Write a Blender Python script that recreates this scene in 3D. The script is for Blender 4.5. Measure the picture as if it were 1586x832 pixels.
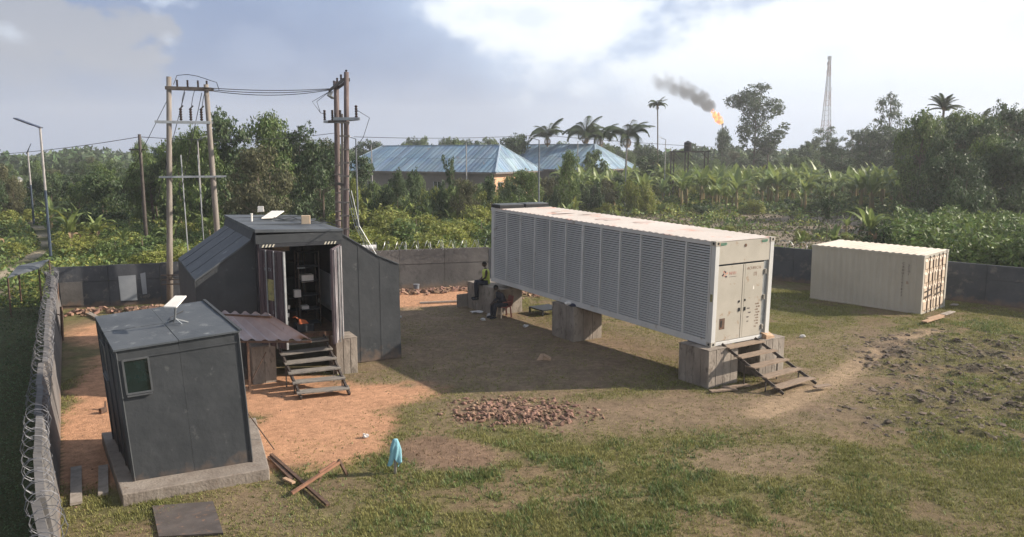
import bpy, math, random
import numpy as np
from mathutils import Vector, Matrix, Euler, noise as mnoise
R = math.radians
random.seed(7)
rng = np.random.default_rng(11)
scene = bpy.context.scene
col = scene.collection
for o in list(bpy.data.objects): bpy.data.objects.remove(o, do_unlink=True)

# ------------------------------------------------------------------ camera
FPX, PITCH, CAMH, CX, CY = 1224.02, 0.1442, 6.526, 793.0, 416.0
cam_d = bpy.data.cameras.new('camera'); cam = bpy.data.objects.new('camera', cam_d); col.objects.link(cam)
cam_d.sensor_fit = 'HORIZONTAL'; cam_d.sensor_width = 36.0; cam_d.lens = FPX / 1586.0 * 36.0
cam_d.clip_start = 0.1; cam_d.clip_end = 12000
cam.location = (0, 0, CAMH); cam.rotation_euler = (math.pi / 2 - PITCH, 0, 0)
scene.camera = cam
scene.render.resolution_x, scene.render.resolution_y = 1024, 537
scene.view_settings.view_transform = 'Standard'; scene.view_settings.look = 'None'
scene.view_settings.exposure = 0.82; scene.view_settings.gamma = 1.0

# ------------------------------------------------------------------ sun
SUN_EL, SUN_AZ = R(28.2), R(6.0)          # azimuth measured from +X towards +Y
sdir = Vector((math.cos(SUN_EL) * math.cos(SUN_AZ), math.cos(SUN_EL) * math.sin(SUN_AZ), math.sin(SUN_EL)))
sun_d = bpy.data.lights.new('sun', 'SUN'); sun_d.energy = 5.0; sun_d.angle = R(0.6); sun_d.color = (1.0, 0.89, 0.76)
sun = bpy.data.objects.new('sun', sun_d); col.objects.link(sun)
sun.rotation_euler = sdir.to_track_quat('Z', 'Y').to_euler()
sun.location = (60, 6, 40)

# ------------------------------------------------------------------ world
world = bpy.data.worlds.new('World'); scene.world = world; world.use_nodes = True
nt = world.node_tree; N = nt.nodes; Lk = nt.links; N.clear()
def nd(t, **k):
    n = N.new(t)
    for a, b in k.items(): setattr(n, a, b)
    return n
def math_(op, a, b=None, c=None, clamp=False):
    n = nd('ShaderNodeMath', operation=op); n.use_clamp = clamp
    for i, v in enumerate((a, b, c)):
        if v is None: continue
        if isinstance(v, (int, float)): n.inputs[i].default_value = v
        else: Lk.new(v, n.inputs[i])
    return n.outputs[0]
def mixc(f, a, b):
    n = nd('ShaderNodeMix', data_type='RGBA')
    for i, v in ((0, f), (6, a), (7, b)):
        if isinstance(v, (int, float)): n.inputs[i].default_value = v
        elif isinstance(v, tuple): n.inputs[i].default_value = (*v, 1)
        else: Lk.new(v, n.inputs[i])
    return n.outputs[2]
def sstep(x, a, b):
    n = nd('ShaderNodeMapRange', interpolation_type='SMOOTHSTEP'); Lk.new(x, n.inputs[0])
    n.inputs[1].default_value = a; n.inputs[2].default_value = b; n.inputs[3].default_value = 0; n.inputs[4].default_value = 1
    return n.outputs[0]
sky = nd('ShaderNodeTexSky', sky_type='NISHITA'); sky.sun_disc = False
sky.sun_elevation = SUN_EL; sky.sun_rotation = math.pi / 2 - SUN_AZ
sky.air_density = 1.0; sky.dust_density = 2.0; sky.ozone_density = 1.0
tc = nd('ShaderNodeTexCoord'); sp = nd('ShaderNodeSeparateXYZ'); Lk.new(tc.outputs['Generated'], sp.inputs[0])
X, Y, Z = sp.outputs[0], sp.outputs[1], sp.outputs[2]
az = math_('ARCTAN2', X, Y)                       # 0 ahead, + to the right
el = math_('ARCTANGENT', math_('DIVIDE', Z, math_('SQRT', math_('ADD', math_('MULTIPLY', X, X), math_('MULTIPLY', Y, Y)))))
cb = nd('ShaderNodeCombineXYZ'); Lk.new(math_('MULTIPLY', az, 3.0), cb.inputs[0]); Lk.new(math_('MULTIPLY', el, 5.0), cb.inputs[1])
n1 = nd('ShaderNodeTexNoise'); n1.inputs['Scale'].default_value = 1.1; n1.inputs['Detail'].default_value = 8; n1.inputs['Roughness'].default_value = 0.52
mp1 = nd('ShaderNodeMapping'); mp1.inputs['Location'].default_value = (4.3, 1.7, 0); Lk.new(cb.outputs[0], mp1.inputs[0]); Lk.new(mp1.outputs[0], n1.inputs[0])
n2 = nd('ShaderNodeTexNoise'); n2.inputs['Scale'].default_value = 3.2; n2.inputs['Detail'].default_value = 7; n2.inputs['Roughness'].default_value = 0.55
mp2 = nd('ShaderNodeMapping'); mp2.inputs['Location'].default_value = (9.1, 3.3, 0); Lk.new(cb.outputs[0], mp2.inputs[0]); Lk.new(mp2.outputs[0], n2.inputs[0])
nA = math_('SUBTRACT', n1.outputs[0], 0.5); nB = math_('SUBTRACT', n2.outputs[0], 0.5)
# the bright veil grows toward the right (the sunward side) and up; a grey-blue rain bank hangs left
side = math_('ADD', math_('SINE', az), math_('MULTIPLY', math_('MINIMUM', el, 0.28), 0.9))
w_in = math_('ADD', side, math_('MULTIPLY', nA, 1.1))
w_veil = math_('MULTIPLY', sstep(w_in, -0.30, 0.45), math_('SUBTRACT', 1.0, math_('MULTIPLY', sstep(el, 0.35, 1.0), 0.6)))
w_white = math_('MULTIPLY', sstep(math_('ADD', math_('ADD', side, math_('MULTIPLY', nA, 1.6)), math_('MULTIPLY', nB, 0.8)), 0.06, 0.30), math_('MULTIPLY', sstep(el, 0.02, 0.14), math_('SUBTRACT', 1.0, math_('MULTIPLY', sstep(el, 0.35, 1.0), 0.8))))
base_blue = mixc(w_veil, (0.115, 0.17, 0.30), (0.36, 0.45, 0.60))
bank = mixc(w_white, base_blue, (0.61, 0.65, 0.69))
# pale cloud edge rising through the left bank
lite = math_('MULTIPLY', sstep(math_('ADD', math_('MULTIPLY', math_('SUBTRACT', -0.47, az), 3.0), math_('MULTIPLY', nA, 3.2)), -0.10, 0.02), sstep(math_('ADD', el, math_('MULTIPLY', nB, 0.1)), 0.03, 0.12))
bank2 = mixc(math_('MULTIPLY', lite, 0.9), bank, (0.225, 0.24, 0.285))
puff = math_('MULTIPLY', sstep(math_('ADD', nB, math_('MULTIPLY', nA, 0.8)), 0.10, 0.26), sstep(el, 0.04, 0.16))
bank3 = mixc(math_('MULTIPLY', puff, 0.75), bank2, (0.47, 0.53, 0.62))
dk = math_('MULTIPLY', sstep(math_('SUBTRACT', math_('MULTIPLY', nA, -1.0), math_('MULTIPLY', nB, 0.6)), 0.07, 0.22), 0.45)
bank4 = mixc(dk, bank3, (0.21, 0.265, 0.39))
hor = math_('SUBTRACT', 1.0, sstep(el, 0.0, 0.10))
bank5 = mixc(math_('MULTIPLY', hor, 0.30), bank4, (0.27, 0.35, 0.49))
bgs = nd('ShaderNodeBackground'); Lk.new(sky.outputs[0], bgs.inputs[0]); bgs.inputs[1].default_value = 0.09
bgc = nd('ShaderNodeBackground'); Lk.new(bank5, bgc.inputs[0]); bgc.inputs[1].default_value = 1.0
mx = nd('ShaderNodeMixShader'); mx.inputs[0].default_value = 0.92
Lk.new(bgs.outputs[0], mx.inputs[1]); Lk.new(bgc.outputs[0], mx.inputs[2])
wo = nd('ShaderNodeOutputWorld'); Lk.new(mx.outputs[0], wo.inputs[0])

# ------------------------------------------------------------------ helpers
def ray(px, py):
    a = (px - CX) / FPX; b = -(py - CY) / FPX; c, s = math.cos(PITCH), math.sin(PITCH)
    return Vector((a, c + s * b, -s + c * b))
def at_z(px, py, z=0.0):
    r = ray(px, py); t = (z - CAMH) / r.z; return Vector((0, 0, CAMH)) + r * t
def at_d(px, py, d):
    r = ray(px, py); return Vector((0, 0, CAMH)) + r * (d / r.y)

def mat(name, c1, c2=None, scale=3.0, rough=0.8, metal=0.0, bump=0.0, bscale=None, c3=None, dirt=0.35, emis=None, trans=0.0,
        island=0.0, stretch=(1, 1, 1), spec=0.3, alpha=1.0, splash=None):
    m = bpy.data.materials.new(name); m.use_nodes = True; t = m.node_tree; n = t.nodes; l = t.links
    b = n['Principled BSDF']; b.inputs['Roughness'].default_value = rough; b.inputs['Metallic'].default_value = metal
    b.inputs['Specular IOR Level'].default_value = spec
    c2 = c2 or tuple(x * 0.75 for x in c1)
    co = n.new('ShaderNodeTexCoord'); mp = n.new('ShaderNodeMapping'); mp.inputs['Scale'].default_value = stretch
    l.new(co.outputs['Object'], mp.inputs[0])
    no = n.new('ShaderNodeTexNoise'); no.inputs['Scale'].default_value = scale; no.inputs['Detail'].default_value = 7; no.inputs['Roughness'].default_value = 0.6
    l.new(mp.outputs[0], no.inputs[0])
    cr = n.new('ShaderNodeValToRGB'); cr.color_ramp.elements[0].position = 0.36; cr.color_ramp.elements[1].position = 0.64
    cr.color_ramp.elements[0].color = (*c2, 1); cr.color_ramp.elements[1].color = (*c1, 1)
    l.new(no.outputs[0], cr.inputs[0]); out = cr.outputs[0]
    if c3:
        n3 = n.new('ShaderNodeTexNoise'); n3.inputs['Scale'].default_value = scale * 2.7; n3.inputs['Detail'].default_value = 9; n3.inputs['Roughness'].default_value = 0.7
        l.new(mp.outputs[0], n3.inputs[0])
        r3 = n.new('ShaderNodeMapRange'); r3.inputs[1].default_value = 0.66 - 0.25 * dirt; r3.inputs[2].default_value = 0.74 - 0.15 * dirt; l.new(n3.outputs[0], r3.inputs[0])
        mi = n.new('ShaderNodeMix'); mi.data_type = 'RGBA'; mi.inputs[7].default_value = (*c3, 1)
        l.new(r3.outputs[0], mi.inputs[0]); l.new(out, mi.inputs[6]); out = mi.outputs[2]
    if splash:     # soil thrown up on the foot of the sheet
        sx = n.new('ShaderNodeSeparateXYZ'); l.new(co.outputs['Object'], sx.inputs[0]); sn = n.new('ShaderNodeTexNoise'); sn.inputs['Scale'].default_value = 4; sn.inputs['Detail'].default_value = 8; l.new(co.outputs['Object'], sn.inputs[0])
        a1 = n.new('ShaderNodeMath'); a1.operation = 'MULTIPLY_ADD'; a1.inputs[1].default_value = -1.4*splash[0]; l.new(sn.outputs[0], a1.inputs[0]); l.new(sx.outputs[2], a1.inputs[2])
        r4 = n.new('ShaderNodeMapRange'); r4.inputs[1].default_value = -.18*splash[0]; r4.inputs[2].default_value = -.75*splash[0]; r4.inputs[3].default_value = 0; r4.inputs[4].default_value = .55; l.new(a1.outputs[0], r4.inputs[0])
        m4 = n.new('ShaderNodeMix'); m4.data_type = 'RGBA'; m4.inputs[7].default_value = (*splash[1], 1); l.new(r4.outputs[0], m4.inputs[0]); l.new(out, m4.inputs[6]); out = m4.outputs[2]
    if island > 0:
        ge = n.new('ShaderNodeNewGeometry'); hs = n.new('ShaderNodeHueSaturation')
        a = n.new('ShaderNodeMapRange'); a.inputs[3].default_value = 1 - island; a.inputs[4].default_value = 1 + island
        l.new(ge.outputs['Random Per Island'], a.inputs[0]); l.new(a.outputs[0], hs.inputs['Value'])
        a2 = n.new('ShaderNodeMath'); a2.operation = 'MULTIPLY_ADD'; a2.inputs[1].default_value = 7.31; a2.inputs[2].default_value = 0.1
        a3 = n.new('ShaderNodeMath'); a3.operation = 'FRACT'; a4 = n.new('ShaderNodeMapRange'); a4.inputs[3].default_value = 0.5 - 0.05 * island; a4.inputs[4].default_value = 0.5 + 0.05 * island
        l.new(ge.outputs['Random Per Island'], a2.inputs[0]); l.new(a2.outputs[0], a3.inputs[0]); l.new(a3.outputs[0], a4.inputs[0]); l.new(a4.outputs[0], hs.inputs['Hue'])
        l.new(out, hs.inputs['Color']); out = hs.outputs[0]
    l.new(out, b.inputs['Base Color'])
    if bump:
        bn = n.new('ShaderNodeTexNoise'); bn.inputs['Scale'].default_value = bscale or scale * 6; bn.inputs['Detail'].default_value = 6
        l.new(mp.outputs[0], bn.inputs[0])
        bu = n.new('ShaderNodeBump'); bu.inputs['Strength'].default_value = bump; bu.inputs['Distance'].default_value = 0.03
        l.new(bn.outputs[0], bu.inputs['Height']); l.new(bu.outputs[0], b.inputs['Normal'])
    if emis:
        b.inputs['Emission Color'].default_value = (*emis[0], 1); b.inputs['Emission Strength'].default_value = emis[1]
    if trans:
        tr = n.new('ShaderNodeBsdfTranslucent'); l.new(out, tr.inputs[0]); ms = n.new('ShaderNodeMixShader'); ms.inputs[0].default_value = trans
        l.new(b.outputs[0], ms.inputs[1]); l.new(tr.outputs[0], ms.inputs[2]); l.new(ms.outputs[0], n['Material Output'].inputs[0])
    return m

class MB:
    def __init__(s): s.v = []; s.f = []
    def add(s, vs, fs):
        k = len(s.v); s.v += [tuple(v) for v in vs]; s.f += [tuple(i + k for i in f) for f in fs]; return s
    def box(s, lo, hi, M=None):
        (x0, y0, z0), (x1, y1, z1) = lo, hi
        vs = [Vector(p) for p in ((x0,y0,z0),(x1,y0,z0),(x1,y1,z0),(x0,y1,z0),(x0,y0,z1),(x1,y0,z1),(x1,y1,z1),(x0,y1,z1))]
        if M is not None: vs = [M @ v for v in vs]
        return s.add(vs, [(0,3,2,1),(4,5,6,7),(0,1,5,4),(1,2,6,5),(2,3,7,6),(3,0,4,7)])
    def hexa(s, b, t):   # 4 bottom pts, 4 top pts, counter-clockwise seen from above
        return s.add(list(b) + list(t), [(0,3,2,1),(4,5,6,7),(0,1,5,4),(1,2,6,5),(2,3,7,6),(3,0,4,7)])
    def beam(s, a, b, w, h, up=(0, 0, 1)):
        a, b = Vector(a), Vector(b); d = (b - a).normalized(); u = Vector(up)
        if abs(d.dot(u)) > 0.97: u = Vector((1, 0, 0))
        sx = d.cross(u).normalized(); sz = sx.cross(d).normalized()
        q = [sx * (i * w / 2) + sz * (j * h / 2) for i, j in ((-1,-1),(1,-1),(1,1),(-1,1))]
        return s.add([a + k for k in q] + [b + k for k in q], [(0,1,2,3),(7,6,5,4),(0,4,5,1),(1,5,6,2),(2,6,7,3),(3,7,4,0)])
    def tube(s, pts, rad, seg=8, cap=True):
        pts = [Vector(p) for p in pts]; n = len(pts)
        rad = [rad] * n if isinstance(rad, (int, float)) else list(rad)
        k = len(s.v); px = None
        for i, p in enumerate(pts):
            d = (pts[min(i+1, n-1)] - pts[max(i-1, 0)])
            d = d.normalized() if d.length > 1e-9 else Vector((0, 0, 1))
            if px is None:
                ref = Vector((0, 0, 1)) if abs(d.z) < 0.9 else Vector((1, 0, 0)); px = d.cross(ref).normalized()
            px = (px - d * px.dot(d)); px = px.normalized() if px.length > 1e-6 else Vector((1, 0, 0)); py = d.cross(px)
            for j in range(seg):
                a = 2 * math.pi * j / seg; s.v.append(tuple(p + (px * math.cos(a) + py * math.sin(a)) * rad[i]))
        for i in range(n - 1):
            for j in range(seg):
                a = k + i * seg + j; b = k + i * seg + (j + 1) % seg; s.f.append((a, b, b + seg, a + seg))
        if cap:
            s.f.append(tuple(k + j for j in range(seg - 1, -1, -1))); s.f.append(tuple(k + (n - 1) * seg + j for j in range(seg)))
        return s
    def blob(s, c, r, seed=0, jit=0.25, n=1):
        ico = _ico(n); rr = random.Random(seed); c = Vector(c)
        s.add([c + Vector((p[0]*r[0], p[1]*r[1], p[2]*r[2])) * (1 + rr.uniform(-jit, jit)) for p in ico[0]], ico[1]); return s
    def build(s, name, m, parent=None, smooth=False, bevel=0.0, loc=None, rot=None):
        me = bpy.data.meshes.new(name); me.from_pydata(s.v, [], s.f); me.materials.append(m)
        if smooth: me.polygons.foreach_set('use_smooth', [True] * len(me.polygons))
        me.update(); o = bpy.data.objects.new(name, me); col.objects.link(o)
        if bevel:
            bm = o.modifiers.new('bevel', 'BEVEL'); bm.width = bevel; bm.segments = 2; bm.limit_method = 'ANGLE'
        if parent: o.parent = parent
        if loc: o.location = loc
        if rot: o.rotation_euler = rot
        return o
_icos = {}
def _ico(n):
    if n not in _icos:
        import bmesh
        bm = bmesh.new(); bmesh.ops.create_icosphere(bm, subdivisions=n, radius=1.0)
        bm.verts.ensure_lookup_table(); _icos[n] = ([tuple(v.co) for v in bm.verts], [tuple(v.index for v in f.verts) for f in bm.faces]); bm.free()
    return _icos[n]
def empty(name, loc=(0, 0, 0), rz=0.0):
    o = bpy.data.objects.new(name, None); col.objects.link(o); o.location = loc; o.rotation_euler = (0, 0, rz); o.empty_display_size = 0.2; return o
def tag(o, label=None, cat=None, group=None, kind=None):
    if label: o['label'] = label
    if cat: o['category'] = cat
    if group: o['group'] = group
    if kind: o['kind'] = kind
    return o
def inst(src, name, parent=None, loc=(0, 0, 0), rot=(0, 0, 0), sc=(1, 1, 1)):
    o = src.copy(); o.name = name; col.objects.link(o); o.parent = parent; o.location = loc; o.rotation_euler = rot; o.scale = sc; return o
def mesh_obj(me, name, parent=None, loc=(0, 0, 0), rot=(0, 0, 0), sc=(1, 1, 1)):
    o = bpy.data.objects.new(name, me); col.objects.link(o); o.parent = parent; o.location = loc; o.rotation_euler = rot; o.scale = sc; return o
def copy_tree(o, parent=None):
    c = o.copy(); col.objects.link(c); c.parent = parent
    for ch in o.children: copy_tree(ch, c)
    return c
def np_mesh(name, V, F, m, attr=None):
    V = np.asarray(V, dtype=np.float32); F = np.asarray(F, dtype=np.int32)
    me = bpy.data.meshes.new(name); k = F.shape[1]
    me.vertices.add(len(V)); me.vertices.foreach_set('co', V.ravel())
    me.loops.add(F.size); me.loops.foreach_set('vertex_index', F.ravel())
    me.polygons.add(len(F)); me.polygons.foreach_set('loop_start', np.arange(0, F.size, k, dtype=np.int32))
    try: me.polygons.foreach_set('loop_total', np.full(len(F), k, dtype=np.int32))
    except Exception: pass
    me.materials.append(m)
    if attr is not None:
        for an, data in attr.items():
            a = me.color_attributes.new(an, 'FLOAT_COLOR', 'POINT'); a.data.foreach_set('color', np.asarray(data, dtype=np.float32).ravel())
    me.update(calc_edges=True); return me

# numpy value noise
_perm = rng.random((256, 256))
def vn(x, y):
    x = np.asarray(x, float); y = np.asarray(y, float); xi = np.floor(x).astype(int); yi = np.floor(y).astype(int)
    fx = x - xi; fy = y - yi; fx = fx*fx*(3-2*fx); fy = fy*fy*(3-2*fy); g = lambda a, b: _perm[a % 256, b % 256]
    return (g(xi,yi)*(1-fx)+g(xi+1,yi)*fx)*(1-fy)+(g(xi,yi+1)*(1-fx)+g(xi+1,yi+1)*fx)*fy
def fbm(x, y, o=4):
    s = 0; a = 0.5; t = 0
    for i in range(o): s = s + a*vn(x*2**i+17.3*i, y*2**i+5.1*i); t += a; a *= 0.5
    return s/t
def ss(x, a, b):
    t = np.clip((np.asarray(x, float)-a)/(b-a), 0, 1); return t*t*(3-2*t)
def blobf(x, y, c, r, ang=0.0, soft=0.5):
    dx = x-c[0]; dy = y-c[1]; ca, sa = math.cos(ang), math.sin(ang)
    u = (dx*ca+dy*sa)/r[0]; v = (-dx*sa+dy*ca)/r[1]; return 1-ss(np.sqrt(u*u+v*v), 1-soft, 1+soft)
def polyd(x, y, P):      # distance to a polyline
    d = np.full(np.shape(x), 1e9)
    for (ax, ay), (bx, by) in zip(P[:-1], P[1:]):
        t = np.clip(((x-ax)*(bx-ax)+(y-ay)*(by-ay))/((bx-ax)**2+(by-ay)**2), 0, 1)
        d = np.minimum(d, np.hypot(x-ax-t*(bx-ax), y-ay-t*(by-ay)))
    return d

# ------------------------------------------------------------------ frames of the three containers
A0, AY = (5.65, 21.916), .568
B0, BY = (16.852, 31.987), .711
D0, DY = (-7.27, 22.331), .479
def _az(px, py, z):
    a = (px - CX) / FPX; b = -(py - CY) / FPX; c, s = math.cos(PITCH), math.sin(PITCH); t = (z - CAMH) / (-s + c * b); return (a * t, (c + s * b) * t)
def fw(F0, yaw, u, v):
    return (F0[0]+u*math.cos(yaw)-v*math.sin(yaw), F0[1]+u*math.sin(yaw)+v*math.cos(yaw))
LTOP = [_az(px, py, 1.62) for px, py in ((84, 834), (67, 770), (61, 700), (64, 640), (71, 560), (76, 500), (80, 462), (85, 428))]
LW = [(x+.18, y+.09) for x, y in LTOP]; LW = [(LW[0][0]+.9, LW[0][1]-2.2)]+LW + [(-19.45, 33.1)]
BW = [(-19.4, 33.1), (-15.45, 34.3), (-10.0, 36.35), (-5.47, 38.1), (-1.17, 39.3), (5.5, 41.2), (9.0, 42.6), (12.4, 42.2), (16.6, 38.4), (20.8, 34.2), (24.6, 30.6), (31, 24)]
def ywall(x):
    xs = [p[0] for p in BW]; ys = [p[1] for p in BW]; return np.interp(x, xs, ys)
def xwall(y):
    xs = [p[0] for p in LW]; ys = [p[1] for p in LW]; return np.interp(y, ys, xs)
def inside(x, y): return (y < ywall(x)) & (x > xwall(y))

# ------------------------------------------------------------------ ground
def fields(x, y):
    """weights of grass / orange earth / mud / straw"""
    n = fbm(x*0.55, y*0.55, 5); n2 = fbm(x*2.3+40, y*2.3, 4)
    wn = (n-0.5)*2.2+(n2-0.5)*1.5
    orange = np.zeros_like(n)
    for c, r, a in (((-4.6, 18.5), (1.7, 2.8), 0.3), ((-5.2, 20.6), (3.0, 1.5), 0.2), ((-7.0, 21.6), (2.0, 1.3), 0.4), ((-10.3, 21.5), (2.0, 6.0), 0.45), ((-9.3, 17.5), (1.4, 3.0), 0.4), ((-13, 29.5), (3.2, 3.0), 0.3), ((-4.0, 35.6), (3.6, 2.0), 0.35), ((-5.5, 17.0), (1.1, 1.4), 0)):
        orange = np.maximum(orange, blobf(x+wn*0.5, y+wn*0.5, c, r, a, 0.2))
    brown = np.zeros_like(n)
    for c, r, a, k in (((0.5, 25.5), (6.0, 4.8), 0.55, 1.0), ((-2.5, 31), (3.6, 6.5), 0.5, 1.0), ((0.3, 19.7), (3.3, 1.6), -0.2, .85), ((4.8, 19.6), (3.4, 1.7), 0.1, 1.0), ((7.2, 20.0), (2.6, 2.2), 0.3, .95), ((11.3, 26.8), (4.5, 1.6), 0.7, .75),
                       ((5.4, 16.5), (1.6, .9), 0.2, .9), ((-1.45, 16.7), (1.25, .9), -0.5, 1), ((9.5, 22.5), (2.6, 2.0), 0.6, .7), ((-4.3, 14.0), (1.6, 1.4), 0.2, .55)):
        brown = np.maximum(brown, k*blobf(x+wn*0.4, y+wn*0.4, c, r, a, 0.5))
    path = 1-ss(polyd(x+wn*.25, y+wn*.25, [(6.5, 19.5), (9.5, 22.5), (12.0, 25.5), (14.2, 27.9), (16.0, 29.0)]), 0.15, 0.75)
    mud = np.zeros_like(n)
    for c, r, a in (((14.0, 24.6), (2.6, 3.6), -0.4), ((12.8, 20.6), (2.4, 1.8), -0.2), ((16.2, 26.5), (2.2, 2.6), 0), ((10.6, 18.4), (2.6, 0.9), -0.35)):
        mud = np.maximum(mud, blobf(x+wn*0.8, y+wn*0.8, c, r, a, 0.6))
    mud = mud*ss(n2, 0.32, 0.55)
    patch = 0.25+0.75*ss(fbm(x*0.9+7, y*0.9+3, 5), 0.30, 0.52)
    grass = patch*(1-.35*ss(n, .5, .66))*(1-orange)*(1-0.82*brown)*(1-0.85*path)*(1-0.5*mud)
    green = np.maximum(blobf(x, y, (1.5, 15.5), (5.5, 3.0), 0, 0.6), np.maximum(blobf(x, y, (17.5, 29.0), (3.4, 1.8), 0.2, .6), blobf(x, y, (12.5, 17.4), (3.5, 1.4), 0.1, .6)))
    green = np.maximum(green, 0.8*blobf(x, y, (12.5, 22.4), (2.0, .8), -.3, .6))
    grass = np.clip(grass+0.35*green*(1-path)*(1-np.minimum(1, brown*1.2))*ss(n2, 0.3, 0.6), 0, 1)
    return grass, orange, brown, mud, path, green, n, n2
def straw(x, y): return blobf(x, y, (-1.45, 16.7), (1.25, .85), -0.5, 0.25)
def clearing(x, y):      # bare slashed plot outside the wall, behind the long unit
    wn = (fbm(x*.12, y*.12, 4)-.5)*18
    return blobf(x+wn, y+wn*.6, (21, 71), (23, 21), -0.1, 0.3)
def dirtpath(x, y): return 1-ss(polyd(x, y, [(-25, 36), (-28.5, 45), (-33, 56), (-42, 70), (-60, 90)]), 0.4, 1.4)

def gz(x, y):
    x = np.asarray(x, float); y = np.asarray(y, float)
    g, o, b, m, p, gr, n, n2 = fields(x, y)
    z = (fbm(x*0.35+3, y*0.35, 3)-.5)*0.05 + m*(fbm(x*2.1, y*2.1, 4)-.40)*0.36 + straw(x, y)*0.04 - p*0.02
    z = z*ss(np.hypot(x, y), 2, 10)
    return z - 0.03
gx = np.concatenate([-np.geomspace(20, 1250, 40)[::-1]-0.5, np.arange(-20, 24.01, 0.11), np.geomspace(24.5, 1250, 40)])
gy = np.concatenate([-np.geomspace(1, 400, 12)[::-1], np.arange(0, 10, 0.8), np.arange(10, 43, 0.11), np.geomspace(43.4, 1300, 90)])
GX, GY = np.meshgrid(gx, gy); g, o_, b_, m_, p_, gr_, n_, n2_ = fields(GX, GY)
GZ = gz(GX, GY); far = ss(np.hypot(GX, GY-25), 30, 90); GZ = GZ*(1-far) + far*(-0.05)
C = lambda *c: np.array(c)[None, None, :]
soil = C(0.175, 0.122, 0.076)*(0.7+0.6*n_)[..., None]
orangec = C(0.46, 0.255, 0.150)*(0.84+0.32*n2_)[..., None]
brownc = C(0.215, 0.155, 0.105)*(0.75+0.5*n2_)[..., None]
mudc = C(0.075, 0.060, 0.048)*(0.6+0.9*n2_)[..., None]
pathc = C(0.33, 0.24, 0.155)*(0.85+0.3*n2_)[..., None]
grassc = (C(0.135, 0.138, 0.054)*(1-gr_[..., None]*.5)+C(0.13, 0.15, 0.042)*gr_[..., None]*.5)*(0.7+0.6*n2_)[..., None]
def mixa(a, b, w): return a*(1-w[..., None])+b*w[..., None]
cc = mixa(soil, brownc, b_); cc = mixa(cc, orangec, np.clip(o_*1.1, 0, 1)); cc = mixa(cc, pathc, p_*.9); cc = mixa(cc, mudc, m_*.85)
cc = mixa(cc, grassc, g*0.72); cc = mixa(cc, C(0.19, 0.125, 0.085)*(0.6+.8*n2_)[..., None], straw(GX, GY)*.9)
ins = inside(GX, GY)
outc = C(0.07, 0.075, 0.035)*(0.7+0.6*n_)[..., None]
cl = clearing(GX, GY); outc = mixa(outc, C(0.22, 0.18, 0.135)*(0.6+0.8*fbm(GX*.9, GY*.9))[..., None], cl)
outc = mixa(outc, C(0.36, 0.30, 0.22)*np.ones_like(n_)[..., None], dirtpath(GX, GY))
cc = np.where(ins[..., None], cc, outc)
nx_, ny_ = len(gx), len(gy)
ii = np.arange(ny_-1)[:, None]*nx_+np.arange(nx_-1)[None, :]
F = np.stack([ii, ii+1, ii+1+nx_, ii+nx_], -1).reshape(-1, 4)
gm = bpy.data.materials.new('ground_soil'); gm.use_nodes = True; t = gm.node_tree; b = t.nodes['Principled BSDF']; b.inputs['Roughness'].default_value = 0.95; b.inputs['Specular IOR Level'].default_value = 0.1
va = t.nodes.new('ShaderNodeVertexColor'); va.layer_name = 'tint'
co = t.nodes.new('ShaderNodeTexCoord')
f1 = t.nodes.new('ShaderNodeTexNoise'); f1.inputs['Scale'].default_value = 5; f1.inputs['Detail'].default_value = 10; f1.inputs['Roughness'].default_value = 0.75
f2 = t.nodes.new('ShaderNodeTexNoise'); f2.inputs['Scale'].default_value = 26; f2.inputs['Detail'].default_value = 6; f2.inputs['Roughness'].default_value = 0.7
for q in (f1, f2): t.links.new(co.outputs['Object'], q.inputs[0])
mr = t.nodes.new('ShaderNodeMapRange'); mr.inputs[1].default_value = 0.3; mr.inputs[2].default_value = 0.7; mr.inputs[3].default_value = 0.62; mr.inputs[4].default_value = 1.3; t.links.new(f1.outputs[0], mr.inputs[0])
mr2 = t.nodes.new('ShaderNodeMapRange'); mr2.inputs[1].default_value = 0.3; mr2.inputs[2].default_value = 0.7; mr2.inputs[3].default_value = 0.78; mr2.inputs[4].default_value = 1.2; t.links.new(f2.outputs[0], mr2.inputs[0])
mu = t.nodes.new('ShaderNodeMath'); mu.operation = 'MULTIPLY'; t.links.new(mr.outputs[0], mu.inputs[0]); t.links.new(mr2.outputs[0], mu.inputs[1])
vm = t.nodes.new('ShaderNodeVectorMath'); vm.operation = 'SCALE'; t.links.new(va.outputs[0], vm.inputs[0]); t.links.new(mu.outputs[0], vm.inputs['Scale']); t.links.new(vm.outputs[0], b.inputs['Base Color'])
ad = t.nodes.new('ShaderNodeMath'); ad.operation = 'ADD'; t.links.new(f1.outputs[0], ad.inputs[0]); t.links.new(f2.outputs[0], ad.inputs[1])
bu = t.nodes.new('ShaderNodeBump'); bu.inputs['Strength'].default_value = 0.7; bu.inputs['Distance'].default_value = 0.05; t.links.new(ad.outputs[0], bu.inputs['Height']); t.links.new(bu.outputs[0], b.inputs['Normal'])
me = np_mesh('ground', np.stack([GX, GY, GZ], -1).reshape(-1, 3), F, gm, {'tint': np.concatenate([cc.reshape(-1, 3), np.ones((cc.size//3, 1))], 1)})
me.polygons.foreach_set('use_smooth', [True]*len(me.polygons))
tag(mesh_obj(me, 'ground'), 'worn yard of orange and brown earth with patchy grass, running out to the bush', kind='structure')

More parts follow.
